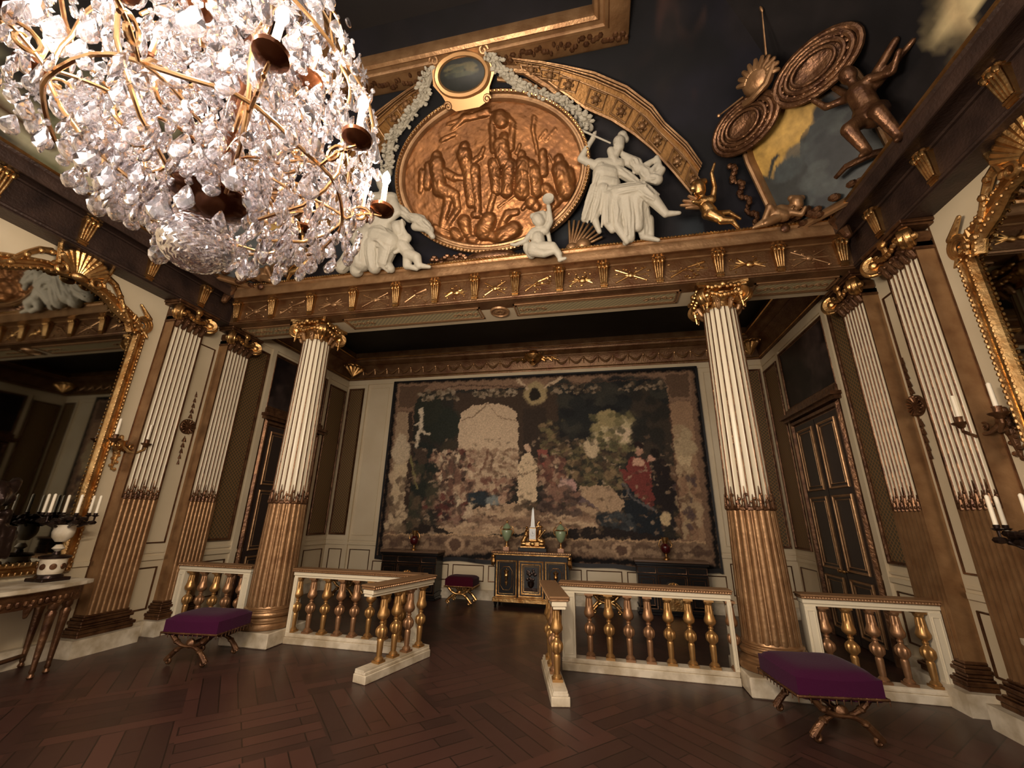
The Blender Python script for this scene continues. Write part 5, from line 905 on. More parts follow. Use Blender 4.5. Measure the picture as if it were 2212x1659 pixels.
# ------------------------------------------------------------------ wall mirrors, console tables, sconces (both side walls)
MC = -2.47; MW = 1.02
for s, sn in ((-1, 'left'), (1, 'right')):
    M = side(s); ac_ = ay(s, MC, MC)[0]
    t = thing('wall_mirror', 'tall gilt-framed wall mirror crowned with a shell, on the %s wall' % sn, 'mirror', tuple(M @ Vector((ac_, 0, 1.0))), rz=(PI / 2 if s < 0 else -PI / 2))
    def outl(e):      # frame outline: rectangle with canted shoulders and a raised arch, e inset
        w = MW - e; pts = [(-w, .0 + e), (w, .0 + e), (w, 3.32)]
        pts += [(w - .1, 3.38 - e * .6), (w - .16, 3.56 - e), (w - .36, 3.66 - e), (.35, 3.78 - e), (0, 3.86 - e), (-.35, 3.78 - e), (-w + .36, 3.66 - e), (-w + .16, 3.56 - e), (-w + .1, 3.38 - e * .6), (-w, 3.32)]
        return pts
    b = B(); b.prism(outl(.12), -.02, -.01); b.build('glass', mirror, t, smooth=0)
    b = B(); lv = [(0, 0), (0, -.05), (.015, -.075), (.04, -.08), (.05, -.055), (.08, -.06), (.1, -.085), (.125, -.08), (.14, -.05), (.15, -.01)]; ps = [[(x, y, z) for x, z in outl(e)] for e, y in lv]; n = len(ps[0])
    vs = [p for q in ps for p in q]; b.add(vs, [(k * n + i, (k + 1) * n + i, (k + 1) * n + (i + 1) % n, k * n + (i + 1) % n) for k in range(len(lv) - 1) for i in range(n)]); b.build('frame', gold, t)
    b = B()
    for e in (.03, .13):
        o_ = outl(e); o_.append(o_[0])
        for (x0, z0), (x1, z1) in zip(o_[:-1], o_[1:]):
            L = math.hypot(x1 - x0, z1 - z0); k = max(1, int(L / .055))
            for i in range(k): f_ = (i + .5) / k; b.ell((x0 + (x1 - x0) * f_, -.085, z0 + (z1 - z0) * f_), (.016, .014, .022), 6)
    bm_ = b.build('bead_moulding', gold, t); bm_['kind'] = 'stuff'
    for sg in (-1, 1):
        b = B(tr(sg * (MW - .1), -.07, 3.5)); 
        for k in range(3): b.tube([(sg * ((.13 - .02 * k) * c - .02 * k), -.01 * k, -.02 * k + (.14 - .02 * k) * z) for c, z in spiral(1, .3, .9, 18, -PI / 3)], .026 - .004 * k, 8)
        for k in range(7): b.cap((sg * (.05 - .03 * k), 0, -.12 + .02 * k), .03, (sg * (.1 - .04 * k), -.02, -.2 + .045 * k), .012, 7)
        b.cap((sg * .06, 0, .1), .04, (-sg * .1, 0, .26), .02, 8); b.build('shoulder_scroll', gold, t)
        b = B(tr(sg * .2, -.05, 3.82)); pts = [(sg * (.12 + .1 * k), -.02, .1 - .1 * k + .06 * math.sin(k * 1.3)) for k in range(7)]; b.tube(pts, [.045, .04, .035, .03, .026, .02, .012], 8)
        for k in range(6): b.ell((pts[k][0], -.05, pts[k][2] - .02), (.035, .03, .04), 8)
        b.build('garland', gold, t)
    b = B(tr(0, -.08, 3.84))
    for k in range(11):
        a = (k - 5) * .27; b.cap((.05 * math.sin(a), 0, -.1 + .03 * math.cos(a)), .02, (.25 * math.sin(a), -.07, .02 + .2 * math.cos(a)), .042, 8)
    b.ell((0, -.05, -.12), (.09, .06, .06), 12)
    for sg in (-1, 1):
        b.tube([(sg * (.2 + .09 * c), -.03, -.1 + .09 * z) for c, z in spiral(1, .25, 1.3, 20)], .028, 8); b.tube([(sg * (.3 - .01 * k), -.05, .22 - .055 * k) for k in range(6)], .03, 8)
    b.build('shell_crest', gold, t)
    # console table
    t = thing('console_table', 'marble-topped gilt console table below the mirror on the %s wall' % sn, 'console table', tuple(M @ Vector((ac_, 0, 0))), rz=(PI / 2 if s < 0 else -PI / 2))
    top = [(-.93, -.03), (.93, -.03), (.93, -.62), (.82, -.68), (.55, -.76), (.2, -.84), (-.2, -.84), (-.55, -.76), (-.82, -.68), (-.93, -.62)]
    def slab(b, pts, z0, z1, k=1.): n = len(pts); b.add([(x * k, y * k, z) for z in (z0, z1) for x, y in pts], [tuple(range(n)), tuple(range(2 * n - 1, n - 1, -1))] + [(i, i + n, (i + 1) % n + n, (i + 1) % n) for i in range(n)])
    b = B(); slab(b, top, .91, .95); slab(b, top, .90, .91, .98); b.build('marble_top', marble, t, smooth=0)
    b = B(); slab(b, top, .74, .9, .93)
    for k in range(24): x = -.8 + 1.6 * k / 23; b.ell((x, -.6 - .19 * (1 - (x / .8) ** 2), .8), (.03, .02, .035), 7)
    for k in range(5): x = -.6 + .3 * k; b.cap((x, -.58 - .18 * (1 - (x / .8) ** 2), .76), .045, (x, -.58 - .17 * (1 - (x / .8) ** 2), .66), .02, 8)
    b.build('apron', goldd, t)
    for x, y in ((.74, -.60), (.57, -.66), (-.74, -.60), (-.57, -.66), (.80, -.1), (-.80, -.1)):
        b = B(tr(x, y)); b.lathe([(.02, 0), (.035, .02), (.02, .05), (.028, .07), (.024, .1), (.045, .6), (.05, .64), (.035, .67), (.05, .7), (.05, .75)], 20, wav=lambda a: math.cos(10 * a)); b.build('leg', goldd, t)
    b = B(); b.tube([(-.8, -.1, .12), (-.4, -.3, .14), (0, -.34, .16), (.4, -.3, .14), (.8, -.1, .12)], .025, 8); b.ell((0, -.34, .2), (.08, .08, .07), 10); b.build('stretcher', goldd, t)
# sconces
def sconce(s, y, z, lab, arms):
    M = side(s); t = thing('wall_sconce', lab, 'wall sconce', tuple(M @ Vector((ay(s, y, y)[0], 0, z))), rz=(PI / 2 if s < 0 else -PI / 2))
    b = B(); b.cap((0, -.02, .12), .03, (0, -.02, -.1), .045, 9); b.cap((0, -.02, -.1), .04, (0, -.015, -.34), .012, 9); b.ell((0, -.05, 0), (.07, .05, .08), 10)
    for k in range(8): a = k * PI / 4; b.cap((0, -.05, 0), .02, (.1 * math.cos(a), -.04, .1 * math.sin(a)), .012, 7)
    for k in range(5): b.ell(((-1) ** k * .03, -.03, -.14 - .05 * k), (.028, .02, .025), 7)
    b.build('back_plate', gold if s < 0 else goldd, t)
    for sg, L in arms:
        b = B(); b.tube([(0, -.06, 0), (sg * .08, -.12, -.08), (sg * L * .6, -.17, -.1), (sg * L, -.18, -.03), (sg * L, -.18, .03)], [.026, .02, .018, .018, .018], 8); b.tube([(sg * (.1 + .05 * c), -.13, -.02 + .05 * z_) for c, z_ in spiral(1, .2, 1.2, 14)], .01, 6)
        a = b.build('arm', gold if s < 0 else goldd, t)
        b = B(tr(sg * L, -.18, .03)); b.lathe([(.015, -.03), (.03, -.02), (.04, .0), (.065, .015), (.075, .03), (.03, .035), (.03, .07), (.036, .09)], 16); b.build('drip_pan', goldd, a)
        b = B(tr(sg * L, -.18, .1)); b.lathe([(.019, 0), (.017, .24), (.007, .25)], 12); b.build('candle', wax, a)
sconce(-1, -1.33, 2.66, 'gilt wall sconce with candle arms beside the mirror on the left wall', ((1, .24), (-1, .18)))
sconce(1, -1.33, 2.70, 'dark gilt wall sconce with white candles beside the mirror on the right wall', ((-1, .28), (1, .14)))
# candelabra on the consoles
def candelabrum(s, y, d, lab, n=6, zt=.95):
    M = side(s); t = thing('candelabrum', lab, 'candelabrum', tuple(M @ Vector((ay(s, y, y)[0], -d, zt))), rz=(PI / 2 if s < 0 else -PI / 2)); t.scale = (1, 1, 1.09 if s < 0 else 1.18)
    b = B(); b.box(-.14, .14, -.14, .14, 0, .035, b=.006); b.lathe([(.13, .035), (.12, .06), (.1, .07)], 20); b.lathe([(.14, .23), (.145, .25), (.12, .26), (.04, .27), (.03, .30)], 24); b.lathe([(.02, .05), (.02, .25)], 8); b.build('dark_base', bronze, t, smooth=30)
    b = B(); b.lathe([(.105, .07), (.115, .1), (.12, .2), (.125, .23)], 28); b.lathe([(.02, .30), (.06, .33), (.03, .37)], 20); b.lathe([(.05, .40), (.095, .45), (.105, .5), (.1, .55), (.11, .58)], 24); b.build('white_vase', marble, t)
    for k in range(8):
        b = B(); a = k * PI / 4 + .3; b.lathe([(.02, -.01), (.032, .006), (.028, .014), (0, .016)], 12, M=rotz(a) @ tr(.115, 0, .15) @ roty(PI / 2)); b.build('rosette', goldd, t)
    b = B(); r_ = random.Random(9)
    for k in range(46): a = r_.uniform(0, 2 * PI); q = r_.uniform(.05, .26); b.ell((q * math.cos(a), q * math.sin(a), .62 + r_.uniform(-.03, .05)), (.05, .05, .025), 7)
    b.build('dark_foliage', bronze, t)
    for k in range(n):
        a = 2 * PI * k / n + .2; b = B(); b.tube([(0, 0, .58), (.12 * math.cos(a), .12 * math.sin(a), .56), (.24 * math.cos(a), .24 * math.sin(a), .62), (.24 * math.cos(a), .24 * math.sin(a), .68)], .012, 7); b.lathe([(.02, 0), (.04, .015), (.02, .02), (.022, .04)], 12, M=tr(.24 * math.cos(a), .24 * math.sin(a), .67)); ar = b.build('arm', bronze, t)
        b = B(tr(.24 * math.cos(a), .24 * math.sin(a), .7)); b.lathe([(.016, 0), (.015, .2), (.006, .21)], 12); b.build('candle', wax, ar)
candelabrum(-1, -1.83, .33, 'white vase candelabrum with unlit candles on the left console table')
candelabrum(1, -1.72, .38, 'white vase candelabrum with unlit candles on the right console table')
M = side(-1); t = thing('bronze_bust', 'dark bronze bust with curled wig on the left console table', 'bust', tuple(M @ Vector((-2.62, -.40, .95))), rz=PI / 2)
b = B(); b.lathe([(.14, 0), (.14, .04), (.08, .07), (.06, .2), (.1, .26)], 20); b.build('socle', bronze, t)
b = B(); b.ell((0, 0, .46), (.26, .17, .26), 16); b.cap((-.2, 0, .52), .12, (.2, 0, .52), .12, 12); b.cap((0, 0, .6), .09, (0, -.02, .8), .08, 12); b.ell((0, -.03, .95), (.12, .14, .16), 16); b.cap((0, -.16, .95), .03, (0, -.18, .91), .028, 8); b.ell((0, -.13, .84), (.05, .04, .03), 8)
for k in range(40): a = rr.uniform(-2.6, 2.6); z = rr.uniform(.62, 1.12); q = .15 if z > .85 else .17; b.ell((q * math.sin(a), .02 + q * .8 * math.cos(a) * (1 if abs(a) < 1.9 else 1), z), (.055, .055, .055), 8)
for k in range(7): b.cap((-.22 + .07 * k, -.12, .6), .04, (-.16 + .06 * k, -.17, .32), .03, 8)
remesh(b.build('bust_figure', bronze, t), .02, 1)

# ------------------------------------------------------------------ cove decoration above the beam
def nfill(x, s=0): return math.sin(x * 12.9898 + s) * .5 + .5
LEAN = math.atan2(.517, .856)
t = thing('relief_medallion', 'large oval gilded relief medallion with many figures above the middle of the beam', 'relief medallion', MEDC); t.rotation_euler = (LEAN, 0, 0)
nr, na = 120, 300
rg_ = np.linspace(.003, 1, nr); an = np.linspace(0, 2 * PI, na, endpoint=False)
Rr, An = np.meshgrid(rg_, an, indexing='ij'); Xa = Rr * 1.40 * np.cos(An) + .07; Zb = Rr * 1.0 * np.sin(An)
Hh = np.zeros_like(Xa)
for (a, b_, c, d_, r1, r2, h) in MED:
    dx, dz = c - a, d_ - b_; L2 = dx * dx + dz * dz + 1e-9; tt = np.clip(((Xa - a) * dx + (Zb - b_) * dz) / L2, 0, 1)
    d = np.hypot(Xa - a - tt * dx, Zb - b_ - tt * dz); r = r1 + (r2 - r1) * tt
    p = np.sqrt(np.clip(1 - (d / r) ** 2, 0, 1)) * np.minimum(r * .9, .13)
    Hh = np.maximum(Hh, p * .8)
Hh += .010 * np.sin(Xa * 4 + 1.3 * np.sin(Zb * 5)) * np.sin(Zb * 4 + Xa) + .0025 * np.sin(Xa * 31 + 4 * np.sin(Zb * 9)) * np.sin(Zb * 27)
for f_, a_, p_ in ((17, .008, .3), (29, .006, 1.1), (47, .0045, 2.0), (71, .003, .7)):
    Hh += a_ * np.sin(f_ * Xa + 2.2 * np.sin(f_ * .6 * Zb + p_)) * np.sin(f_ * .8 * Zb + 1.7 * np.sin(f_ * .5 * Xa + p_)) * (.45 + 5 * np.minimum(Hh, .12))
Yy = -.03 - Hh
vs = list(zip(Xa.ravel().tolist(), Yy.ravel().tolist(), Zb.ravel().tolist()))
b = B(); b.add(vs, [(k * na + i, k * na + (i + 1) % na, (k + 1) * na + (i + 1) % na, (k + 1) * na + i) for k in range(nr - 1) for i in range(na)] + [tuple(range(na - 1, -1, -1))])
b.build('figure_relief', mat('relief_gilding', (150, 100, 56), metal=.65, rough=.38, bump=(20, .25), var=(3, (104, 66, 36), .25)), t, smooth=70)
b = B(); pf_ = [(1.0, 0), (1.0, -.06), (1.025, -.1), (1.05, -.1), (1.06, -.07), (1.085, -.075), (1.10, -.12), (1.135, -.12), (1.15, -.07), (1.16, 0)]
vs = []; n = len(pf_); m = 120
for i in range(m):
    a = 2 * PI * i / m
    for q, y in pf_: e = (q - 1); vs.append(((1.40 + e) * math.cos(a) + .07, y, (1.0 + e) * math.sin(a)))
b.add(vs, [(i * n + j, ((i + 1) % m) * n + j, ((i + 1) % m) * n + j + 1, i * n + j + 1) for i in range(m) for j in range(n - 1)])
b.build('oval_frame', gold2, t)
b = B()
for i in range(150): a = 2 * PI * i / 150; b.ell((1.518 * math.cos(a) + .07, -.12, 1.118 * math.sin(a)), (.022, .022, .022), 6)
b.build('beading', gold, t)
b = B()
for sg in (-1, 0, 1):
    for k in range(4): b.cap((sg * .06, -.12, 1.02 + .05 * k), .035, (sg * .13, -.15, 1.08 + .06 * k), .02, 7)
b.ell((0, -.15, 1.1), (.07, .05, .08), 10); b.build('clasp_mask', gold, t)
# small oval picture over it
t = thing('oval_cartouche', 'small dark oval picture in a pale gilt cartouche above the big medallion', 'cartouche', (-.12, -1.99, 7.80)); t.rotation_euler = (math.radians(56), 0, 0); t.scale = (1.0, 1, .98)
MO = Matrix()
nu, nv = 40, 40
PX, PZ = np.meshgrid(np.linspace(0, 1, nu), np.linspace(0, 2 * PI, nv), indexing='ij')
pa = Paint(PX * np.cos(PZ), PX * np.sin(PZ), (26, 28, 24)); pa.scat([(60, 62, 46), (84, 76, 50), (40, 44, 40)], (-.6, .0, .7, .6), 24, .2, .08, 5)
grid_obj('picture', lambda u, v: (u * .33 * math.cos(2 * PI * v), -.07 - .02 * (1 - u * u), u * .195 * math.sin(2 * PI * v)), nu, nv, pa.c, paint_m, t)
b = B(MO); m = 48; vs = []; pf_ = [(.0, -.06), (.02, -.11), (.06, -.12), (.09, -.07), (.1, .02)]; n = len(pf_)
for i in range(m):
    a = 2 * PI * i / m; k = 1 + .12 * max(0, math.cos(4 * a + PI))
    for e, y in pf_: vs.append(((.33 + e * k) * math.cos(a), y, (.195 + e * k) * math.sin(a)))
b.add(vs, [(i * n + j, ((i + 1) % m) * n + j, ((i + 1) % m) * n + j + 1, i * n + j + 1) for i in range(m) for j in range(n - 1)])
out = [(-.30, -.34), (-.2, -.42), (.16, -.42), (.32, -.36), (.36, -.2), (.46, -.05), (.4, .16), (.3, .3), (.24, .26), (.0, .3), (-.24, .26), (-.32, .32), (-.42, .14), (-.46, -.06), (-.36, -.2)]
b.prism(out, -.05, .05); b.build('gilt_frame', mat('pale_gilding', (190, 146, 98), metal=.6, rough=.38), t)
for sg in (-1, 1):
    b = B(MO); b.tube([(sg * (.36 + .07 * c), -.06, .22 + .07 * z) for c, z in spiral(1, .2, 1.2, 16)], .022, 7); b.build('scroll', gold2, t)
    b = B(MO); b.tube([(sg * (.3 + .06 * c), -.06, -.34 + .06 * z) for c, z in spiral(1, .2, 1.2, 16)], .02, 7); b.build('scroll', gold2, t)
# flower garlands of grey-white stucco
for nm, path_, lab in (('r', GARR, 'grey white stucco flower garland hanging right of the oval cartouche'), ('l', GARL, 'grey white stucco flower garland hanging left of the oval cartouche')):
    b = B(); r_ = random.Random(7)
    for p0, p1 in zip(path_[:-1], path_[1:]):
        p0, p1 = Vector(p0), Vector(p1); b.cap(p0, .06, p1, .06, 8)
        L = (p1 - p0).length; k = int(L / .008)
        for i in range(k):
            f_ = (i + r_.random()) / k; th = r_.uniform(-1.6, 1.6); q = .12 * r_.uniform(.3, 1.2)
            b.ell(tuple(p0.lerp(p1, f_) + Vector((q * math.sin(th), -q * .7 * math.cos(th), -q * .6 * math.cos(th) + q * .3 * math.sin(th * 3)))), (r_.uniform(.02, .05), r_.uniform(.02, .035), r_.uniform(.015, .04)), 6)
    o = b.build('flower_garland', greyst, None); tag(o, lab, 'garland')
# stucco figures
def figure(nm, data, base, m, lab, cat, vox=.016, sm=2, drape=False):
    b = B(); rf = random.Random(len(data))
    for i, (x0, y0, z0, r0, x1, y1, z1, r1) in enumerate(data):
        b.cap((x0, y0, z0), r0, (x1, y1, z1), r1, 12)
        if drape and i > 9 and min(r0, r1) > .055 and abs(z0 - z1) + abs(x0 - x1) > .12:
            d = Vector((x1 - x0, 0, z1 - z0)).normalized(); s_ = Vector((d.z, 0, -d.x))
            for k in range(5):
                th = -1.2 + .6 * k + rf.uniform(-.2, .2); t0, t1 = rf.uniform(-.1, .2), rf.uniform(.8, 1.25)
                def q(t, rr_, w): p = Vector((x0, y0, z0)).lerp(Vector((x1, y1, z1)), t); return p + s_ * (rr_ * math.sin(w)) + Vector((0, -rr_ * math.cos(w), 0))
                b.tube([q(t0, r0, th), q((t0 + t1) / 2, (r0 + r1) / 2 * 1.03, th + rf.uniform(-.25, .25)), q(t1, r1, th + rf.uniform(-.3, .3))], [.008, .02, .012], 7)
    o = b.build(nm, m, None); o.location = base; remesh(o, vox, sm); tag(o, lab, cat)
    return o
f1 = figure('stucco_figure', FLUTE, (2.1, -.6, 5.6), stucco, 'white stucco woman in drapery, right leg crossed, blowing a long pipe, right of the medallion', 'statue', .011, 1, True)
b = B()
for x0, y0, z0, r0, x1, y1, z1, r1 in FLUTEROD: b.cap((x0, y0, z0), r0, (x1, y1, z1), r1, 10)
b.build('pipe', stucco, f1)
f2 = figure('stucco_child', CHERUB, (.85, -.62, 5.6), stucco, 'white stucco child sitting on the beam in front of the medallion, lifting a round tambourine', 'statue', .011)
x0, y0, z0, r0 = TAMB[0][:4]; b = B(); b.lathe([(r0, -.02), (r0 * 1.05, 0), (r0, .02), (r0 * .8, .01)], 20, M=tr(x0, y0, z0) @ rotx(PI / 2)); b.build('tambourine', stucco, f2)
figure('stucco_figure', PIPER, (-1.9, -.6, 5.6), stucco, 'white stucco seated woman in drapery, left of the medallion behind the chandelier', 'statue', .013, 1, True)
figure('stucco_child', BOY, (-1.6, -.62, 5.6), stucco, 'white stucco child leaning on the seated woman, left of the medallion', 'statue', .012)
# gilded things at the foot of the medallion
b = B(); r_ = random.Random(3)
for k in range(9): b.cap((1.25, -.5, 5.68), .025, (1.25 + .5 * math.cos(.3 + k * .16), -.58, 5.68 + .52 * math.sin(.3 + k * .16)), .018, 7)
b.ell((1.45, -.6, 5.72), (.12, .09, .1), 12); b.ell((1.28, -.58, 5.7), (.1, .08, .08), 12)
tag(b.build('gilt_pipes', gold2, None), 'gilded bundle of reed pipes lying between the stucco child and the piping woman', 'ornament')
b = B(); b.ell((.0, -.62, 5.68), (.42, .1, .1), 16); b.cap((-.4, -.6, 5.7), .05, (-.85, -.58, 5.76), .03, 8); b.cap((-.5, -.6, 5.66), .06, (-.9, -.6, 5.64), .05, 8)
for k in range(12): b.ell((-.4 - .7 * r_.random(), -.58 - .05 * r_.random(), 5.66 + .14 * r_.random()), (.06, .05, .035), 7)
tag(b.build('gilt_trophy', goldd, None), 'dull gilded trophy with a lute lying under the medallion', 'ornament')
# coffered arch
for s, sn in ((1, 'right'), (-1, 'left')):
    t = thing('coffered_arch', 'gilded coffered arch rib on the cove, %s side of the medallion' % sn, 'arch', (s * ARCO[4][0], ARCO[4][1], ARCO[4][2])); MO = tr(*t.location).inverted()
    A_ = [Vector((s * p[0], p[1] - .05, p[2] - .03)) for p in ARCO]; I_ = [Vector((s * p[0], p[1] - .05, p[2] - .03)) for p in ARCI]
    def at_(P, f): f = max(0, min(f, len(P) - 1.001)); i = int(f); return P[i].lerp(P[i + 1], f - i)
    def strip(b, g0, g1, d, N=48):
        vs = []
        for k in range(N + 1):
            f = 8 * k / N; o_, i_ = at_(A_, f), at_(I_, f); nrm = Vector((0, -.8, -.6))
            p, q = o_.lerp(i_, g0), o_.lerp(i_, g1); vs += [tuple(p), tuple(p + nrm * d), tuple(q + nrm * d), tuple(q)]
        b.add(vs, [(k * 4 + j, (k + 1) * 4 + j, (k + 1) * 4 + j + 1, k * 4 + j + 1) for k in range(N) for j in range(3)])
    b = B(MO); strip(b, .05, 1, .03); b.build('rib', mat('arch_gilding', (128, 90, 44), metal=.6, rough=.42, bump=(20, .3)) if 'arch_gilding' not in MATS else MATS['arch_gilding'], t, smooth=60)
    b = B(MO)
    for g0, g1, d in ((0, .06, .09), (.10, .14, .1), (.17, .2, .07), (.34, .37, .06), (.93, 1.0, .07)): strip(b, g0, g1, d)
    b.build('rib_moulding', gold2, t, smooth=60)
    for k in range(9):
        f = .5 + k * .92; b = B(MO); c = at_(A_, f).lerp(at_(I_, f), .65) + Vector((0, -.07, -.05)); e1 = (at_(A_, f + .3) - at_(A_, f - .3)).normalized(); e2 = (at_(I_, f) - at_(A_, f)).normalized(); hw = .13; hh = (at_(I_, f) - at_(A_, f)).length * .22
        cs = [c + e1 * sx * hw + e2 * sy * hh for sx, sy in ((-1, -1), (1, -1), (1, 1), (-1, 1))]; b.tube(cs + [cs[0]], .013, 5); b.ell(tuple(c), (.05, .04, .05), 9)
        for q in range(6): a = q * PI / 3; b.ell(tuple(c + e1 * .06 * math.cos(a) + e2 * .06 * math.sin(a)), (.022, .022, .022), 6)
        b.build('coffer', gold2, t)
# gilt frame of the ceiling painting
t = thing('ceiling_frame', 'straight gilded frame with relief underside running across the top of the cove', 'frame', (0, -2.1, 8.0)); MO = tr(0, 2.1, -8.0)
prof = [(0, 8.0), (-.02, 7.90), (-.05, 7.88), (-.27, 7.88), (-.29, 7.85), (-.33, 7.84), (-.35, 7.87), (-.39, 7.88), (-.42, 7.85), (-.46, 7.87), (-.48, 7.94), (-.48, 8.1)]
b = B(MO); b.sweep(prof, [(-2.16, -6.5), (-2.16, -1.86), (2.2, -1.86), (2.2, -6.5)]); b.build('frame_moulding', gold2, t)
b = B(MO); r_ = random.Random(11)
for k in range(90): b.ell((-2.1 + 4.25 * k / 89, -1.86 - .16 + r_.uniform(-.06, .06), 7.88), (r_.uniform(.02, .05), .04, .03), 6)
b.build('relief_ornament', goldd, t)
# flat stretch of gilded backing left and right of the oval cartouche
b = B(); b.tube([(.35, -1.95, 7.85), (.75, -1.85, 7.84), (1.1, -1.62, 7.72), (1.3, -1.45, 7.6)], [.05, .06, .06, .05], 8); b.tube([(.35, -1.85, 7.78), (.75, -1.75, 7.76), (1.05, -1.55, 7.66), (1.25, -1.4, 7.55)], .035, 8)
tag(b.build('gilt_scroll', gold2, None), 'gilded curved scroll moulding beside the right flower garland', 'ornament')

# ------------------------------------------------------------------ corner groups
def corner(s, sn):
    yellow = (168, 132, 62)
    base = Vector((s * 4.40, -1.17, 6.33)); Rz = rotz(-s * math.radians(48.6)) @ rotx(math.radians(27))
    t = thing('corner_cartouche', 'arched gilt cartouche with dark painted scene in the %s corner of the cove' % sn, 'cartouche', base); t.rotation_euler = Rz.to_euler(); t.scale = (.9, .9, .9)
    F = Matrix.Diagonal((s, 1, 1, 1))
    def P(x, y, z): return (s * x, y, z)
    nu, nv = 90, 90; PX, PZ = np.meshgrid(np.linspace(-.66, .66, nu), np.linspace(-.95, .95, nv), indexing='ij'); pa = Paint(PX, PZ, (34, 36, 34))
    pa.poly(yellow, [(-.66, .1), (-.66, .95), (.5, .95), (.3, .55), (.15, .35), (-.05, .25), (-.15, .0), (-.25, .1), (-.3, -.1), (-.45, .1), (-.55, -.05)]); pa.ell((190, 152, 82), -.1, .55, .3, .2, .8, .7)
    pa.line((34, 36, 32), [(-.6, .0), (-.45, .2), (-.38, .22)], .05); pa.ell((38, 40, 42), .35, .3, .18, .2); pa.poly((46, 50, 50), [(-.1, .05), (.1, .3), (.4, .35), (.6, 0), (.6, -.9), (-.2, -.9)]); pa.scat([(50, 56, 56), (30, 32, 34), (60, 64, 62)], (-.4, -.9, .6, .1), 30, .14, .1, 3); pa.poly((60, 46, 36), [(.4, .6), (.66, .9), (.66, .2), (.5, .25)])
    def arch(e):
        w = .68 - e; return [(-w, -.85 + e), (w, -.85 + e), (w, .4)] + [(w * math.cos(a), .4 + (.6 - e) * math.sin(a)) for a in [PI * k / 14 for k in range(1, 14)]] + [(-w, .4)]
    def top(x): return .4 + .54 * math.sqrt(max(0, 1 - (x / .67) ** 2))
    zz = lambda u, v: -.95 + 1.9 * v
    def cf(u, v):
        x = -.66 + 1.32 * u; return (s * x, 0., -.95 + (top(x) + .95) * v)
    ZZ = np.array([[cf(i / (nu - 1), j / (nv - 1))[2] for j in range(nv)] for i in range(nu)]); pa2 = Paint(PX, ZZ, (34, 36, 34)); pa2.c = pa.c; 
    j = np.clip(((ZZ + .95) / 1.9 * (nv - 1)).astype(int), 0, nv - 1); col = pa.c[np.arange(nu)[:, None], j]
    grid_obj('painted_scene', cf, nu, nv, col, paint_m, t)
    b = B(F); lv = [(0, .02), (0, -.07), (.03, -.1), (.06, -.08), (.09, -.1), (.12, -.05), (.13, .02)]; ps = [[(x, y, z) for x, z in arch(e - .1)] for e, y in lv]; n = len(ps[0])
    b.add([p for q in ps for p in q], [(k * n + i, (k + 1) * n + i, (k + 1) * n + (i + 1) % n, k * n + (i + 1) % n) for k in range(len(lv) - 1) for i in range(n)]); b.prism([(-.72, -.85), (.72, -.85), (.72, .4)] + [(.72 * math.cos(a), .4 + .6 * math.sin(a)) for a in [PI * k / 14 for k in range(1, 14)]] + [(-.72, .4)], .02, .12); b.build('frame', gold2, t)
    for q, (cx, cz, rx, rz_) in enumerate(((-.52, .86, .48, .32), (.44, .86, .5, .31))):
        b = B(F); sg = -1 if q == 0 else 1
        for k, e in enumerate((1, .84, .68, .5)):
            pts = [(cx + rx * e * math.cos(a), -.22 - .03 * k, cz + rz_ * e * math.sin(a)) for a in [PI * 1.15 + 2 * PI * i / 28 for i in range(29)]]; b.tube(pts, .045 - .007 * k, 8)
        b.lathe([(.97, .06), (.9, -.02), (.5, -.05), (.1, .0)], 28, M=tr(cx, -.2, cz) @ Matrix.Diagonal((rx, 1, rz_, 1)) @ rotx(PI / 2) @ Matrix.Diagonal((1, 1, -1, 1)))
        for k in range(18): a = 2 * PI * k / 18; b.ell((cx + rx * .76 * math.cos(a), -.27, cz + rz_ * .76 * math.sin(a)), (.025, .02, .025), 6)
        b.build('scroll_pediment', goldd, t)
    b = B(F @ tr(-.12, -.3, 1.24)); b.ell((0, 0, 0), (.22, .1, .2), 16); b.tube([(-.26, -.02, -.16), (-.12, -.08, -.2), (.08, -.08, -.16), (.24, -.02, .02)], .045, 8)
    for k in range(10): a = -.4 + k * .34; b.cap((.16 * math.cos(a), -.04, .12 * math.sin(a)), .05, (.27 * math.cos(a), -.02, .24 * math.sin(a)), .03, 7)
    b.cap((.2, 0, .2), .015, (.36, 0, .72), .008, 6); b.cap((-.25, 0, -.05), .014, (-.62, 0, -.02), .01, 6); b.ell((-.62, 0, -.02), (.03, .03, .03), 7); b.ell((.36, 0, .74), (.02, .02, .05), 7)
    b.build('crowned_shield', gold2, t)
    b = B(F); r_ = random.Random(5)
    for k in range(26): z = .5 - .045 * k; b.ell((-.95 + .05 * math.sin(k), -.15, z), (.05 * r_.uniform(.6, 1.2), .05, .05), 7)
    b.build('leaf_drop', goldd, t)
    b = B(F)
    for k in range(30): b.ell((-.72 + 1.4 * r_.random(), -.1, -.83 + r_.uniform(-.08, .12)), (.07, .06, .05), 7)
    b.tube([(.15, -.2, -.55), (.3, -.25, -.5), (.55, -.2, -.52), (.7, -.1, -.58)], [.03, .04, .05, .05], 8); b.build('lower_ornament', goldd, t)
    # seated gilt winged figure at the right
    b = B(F)
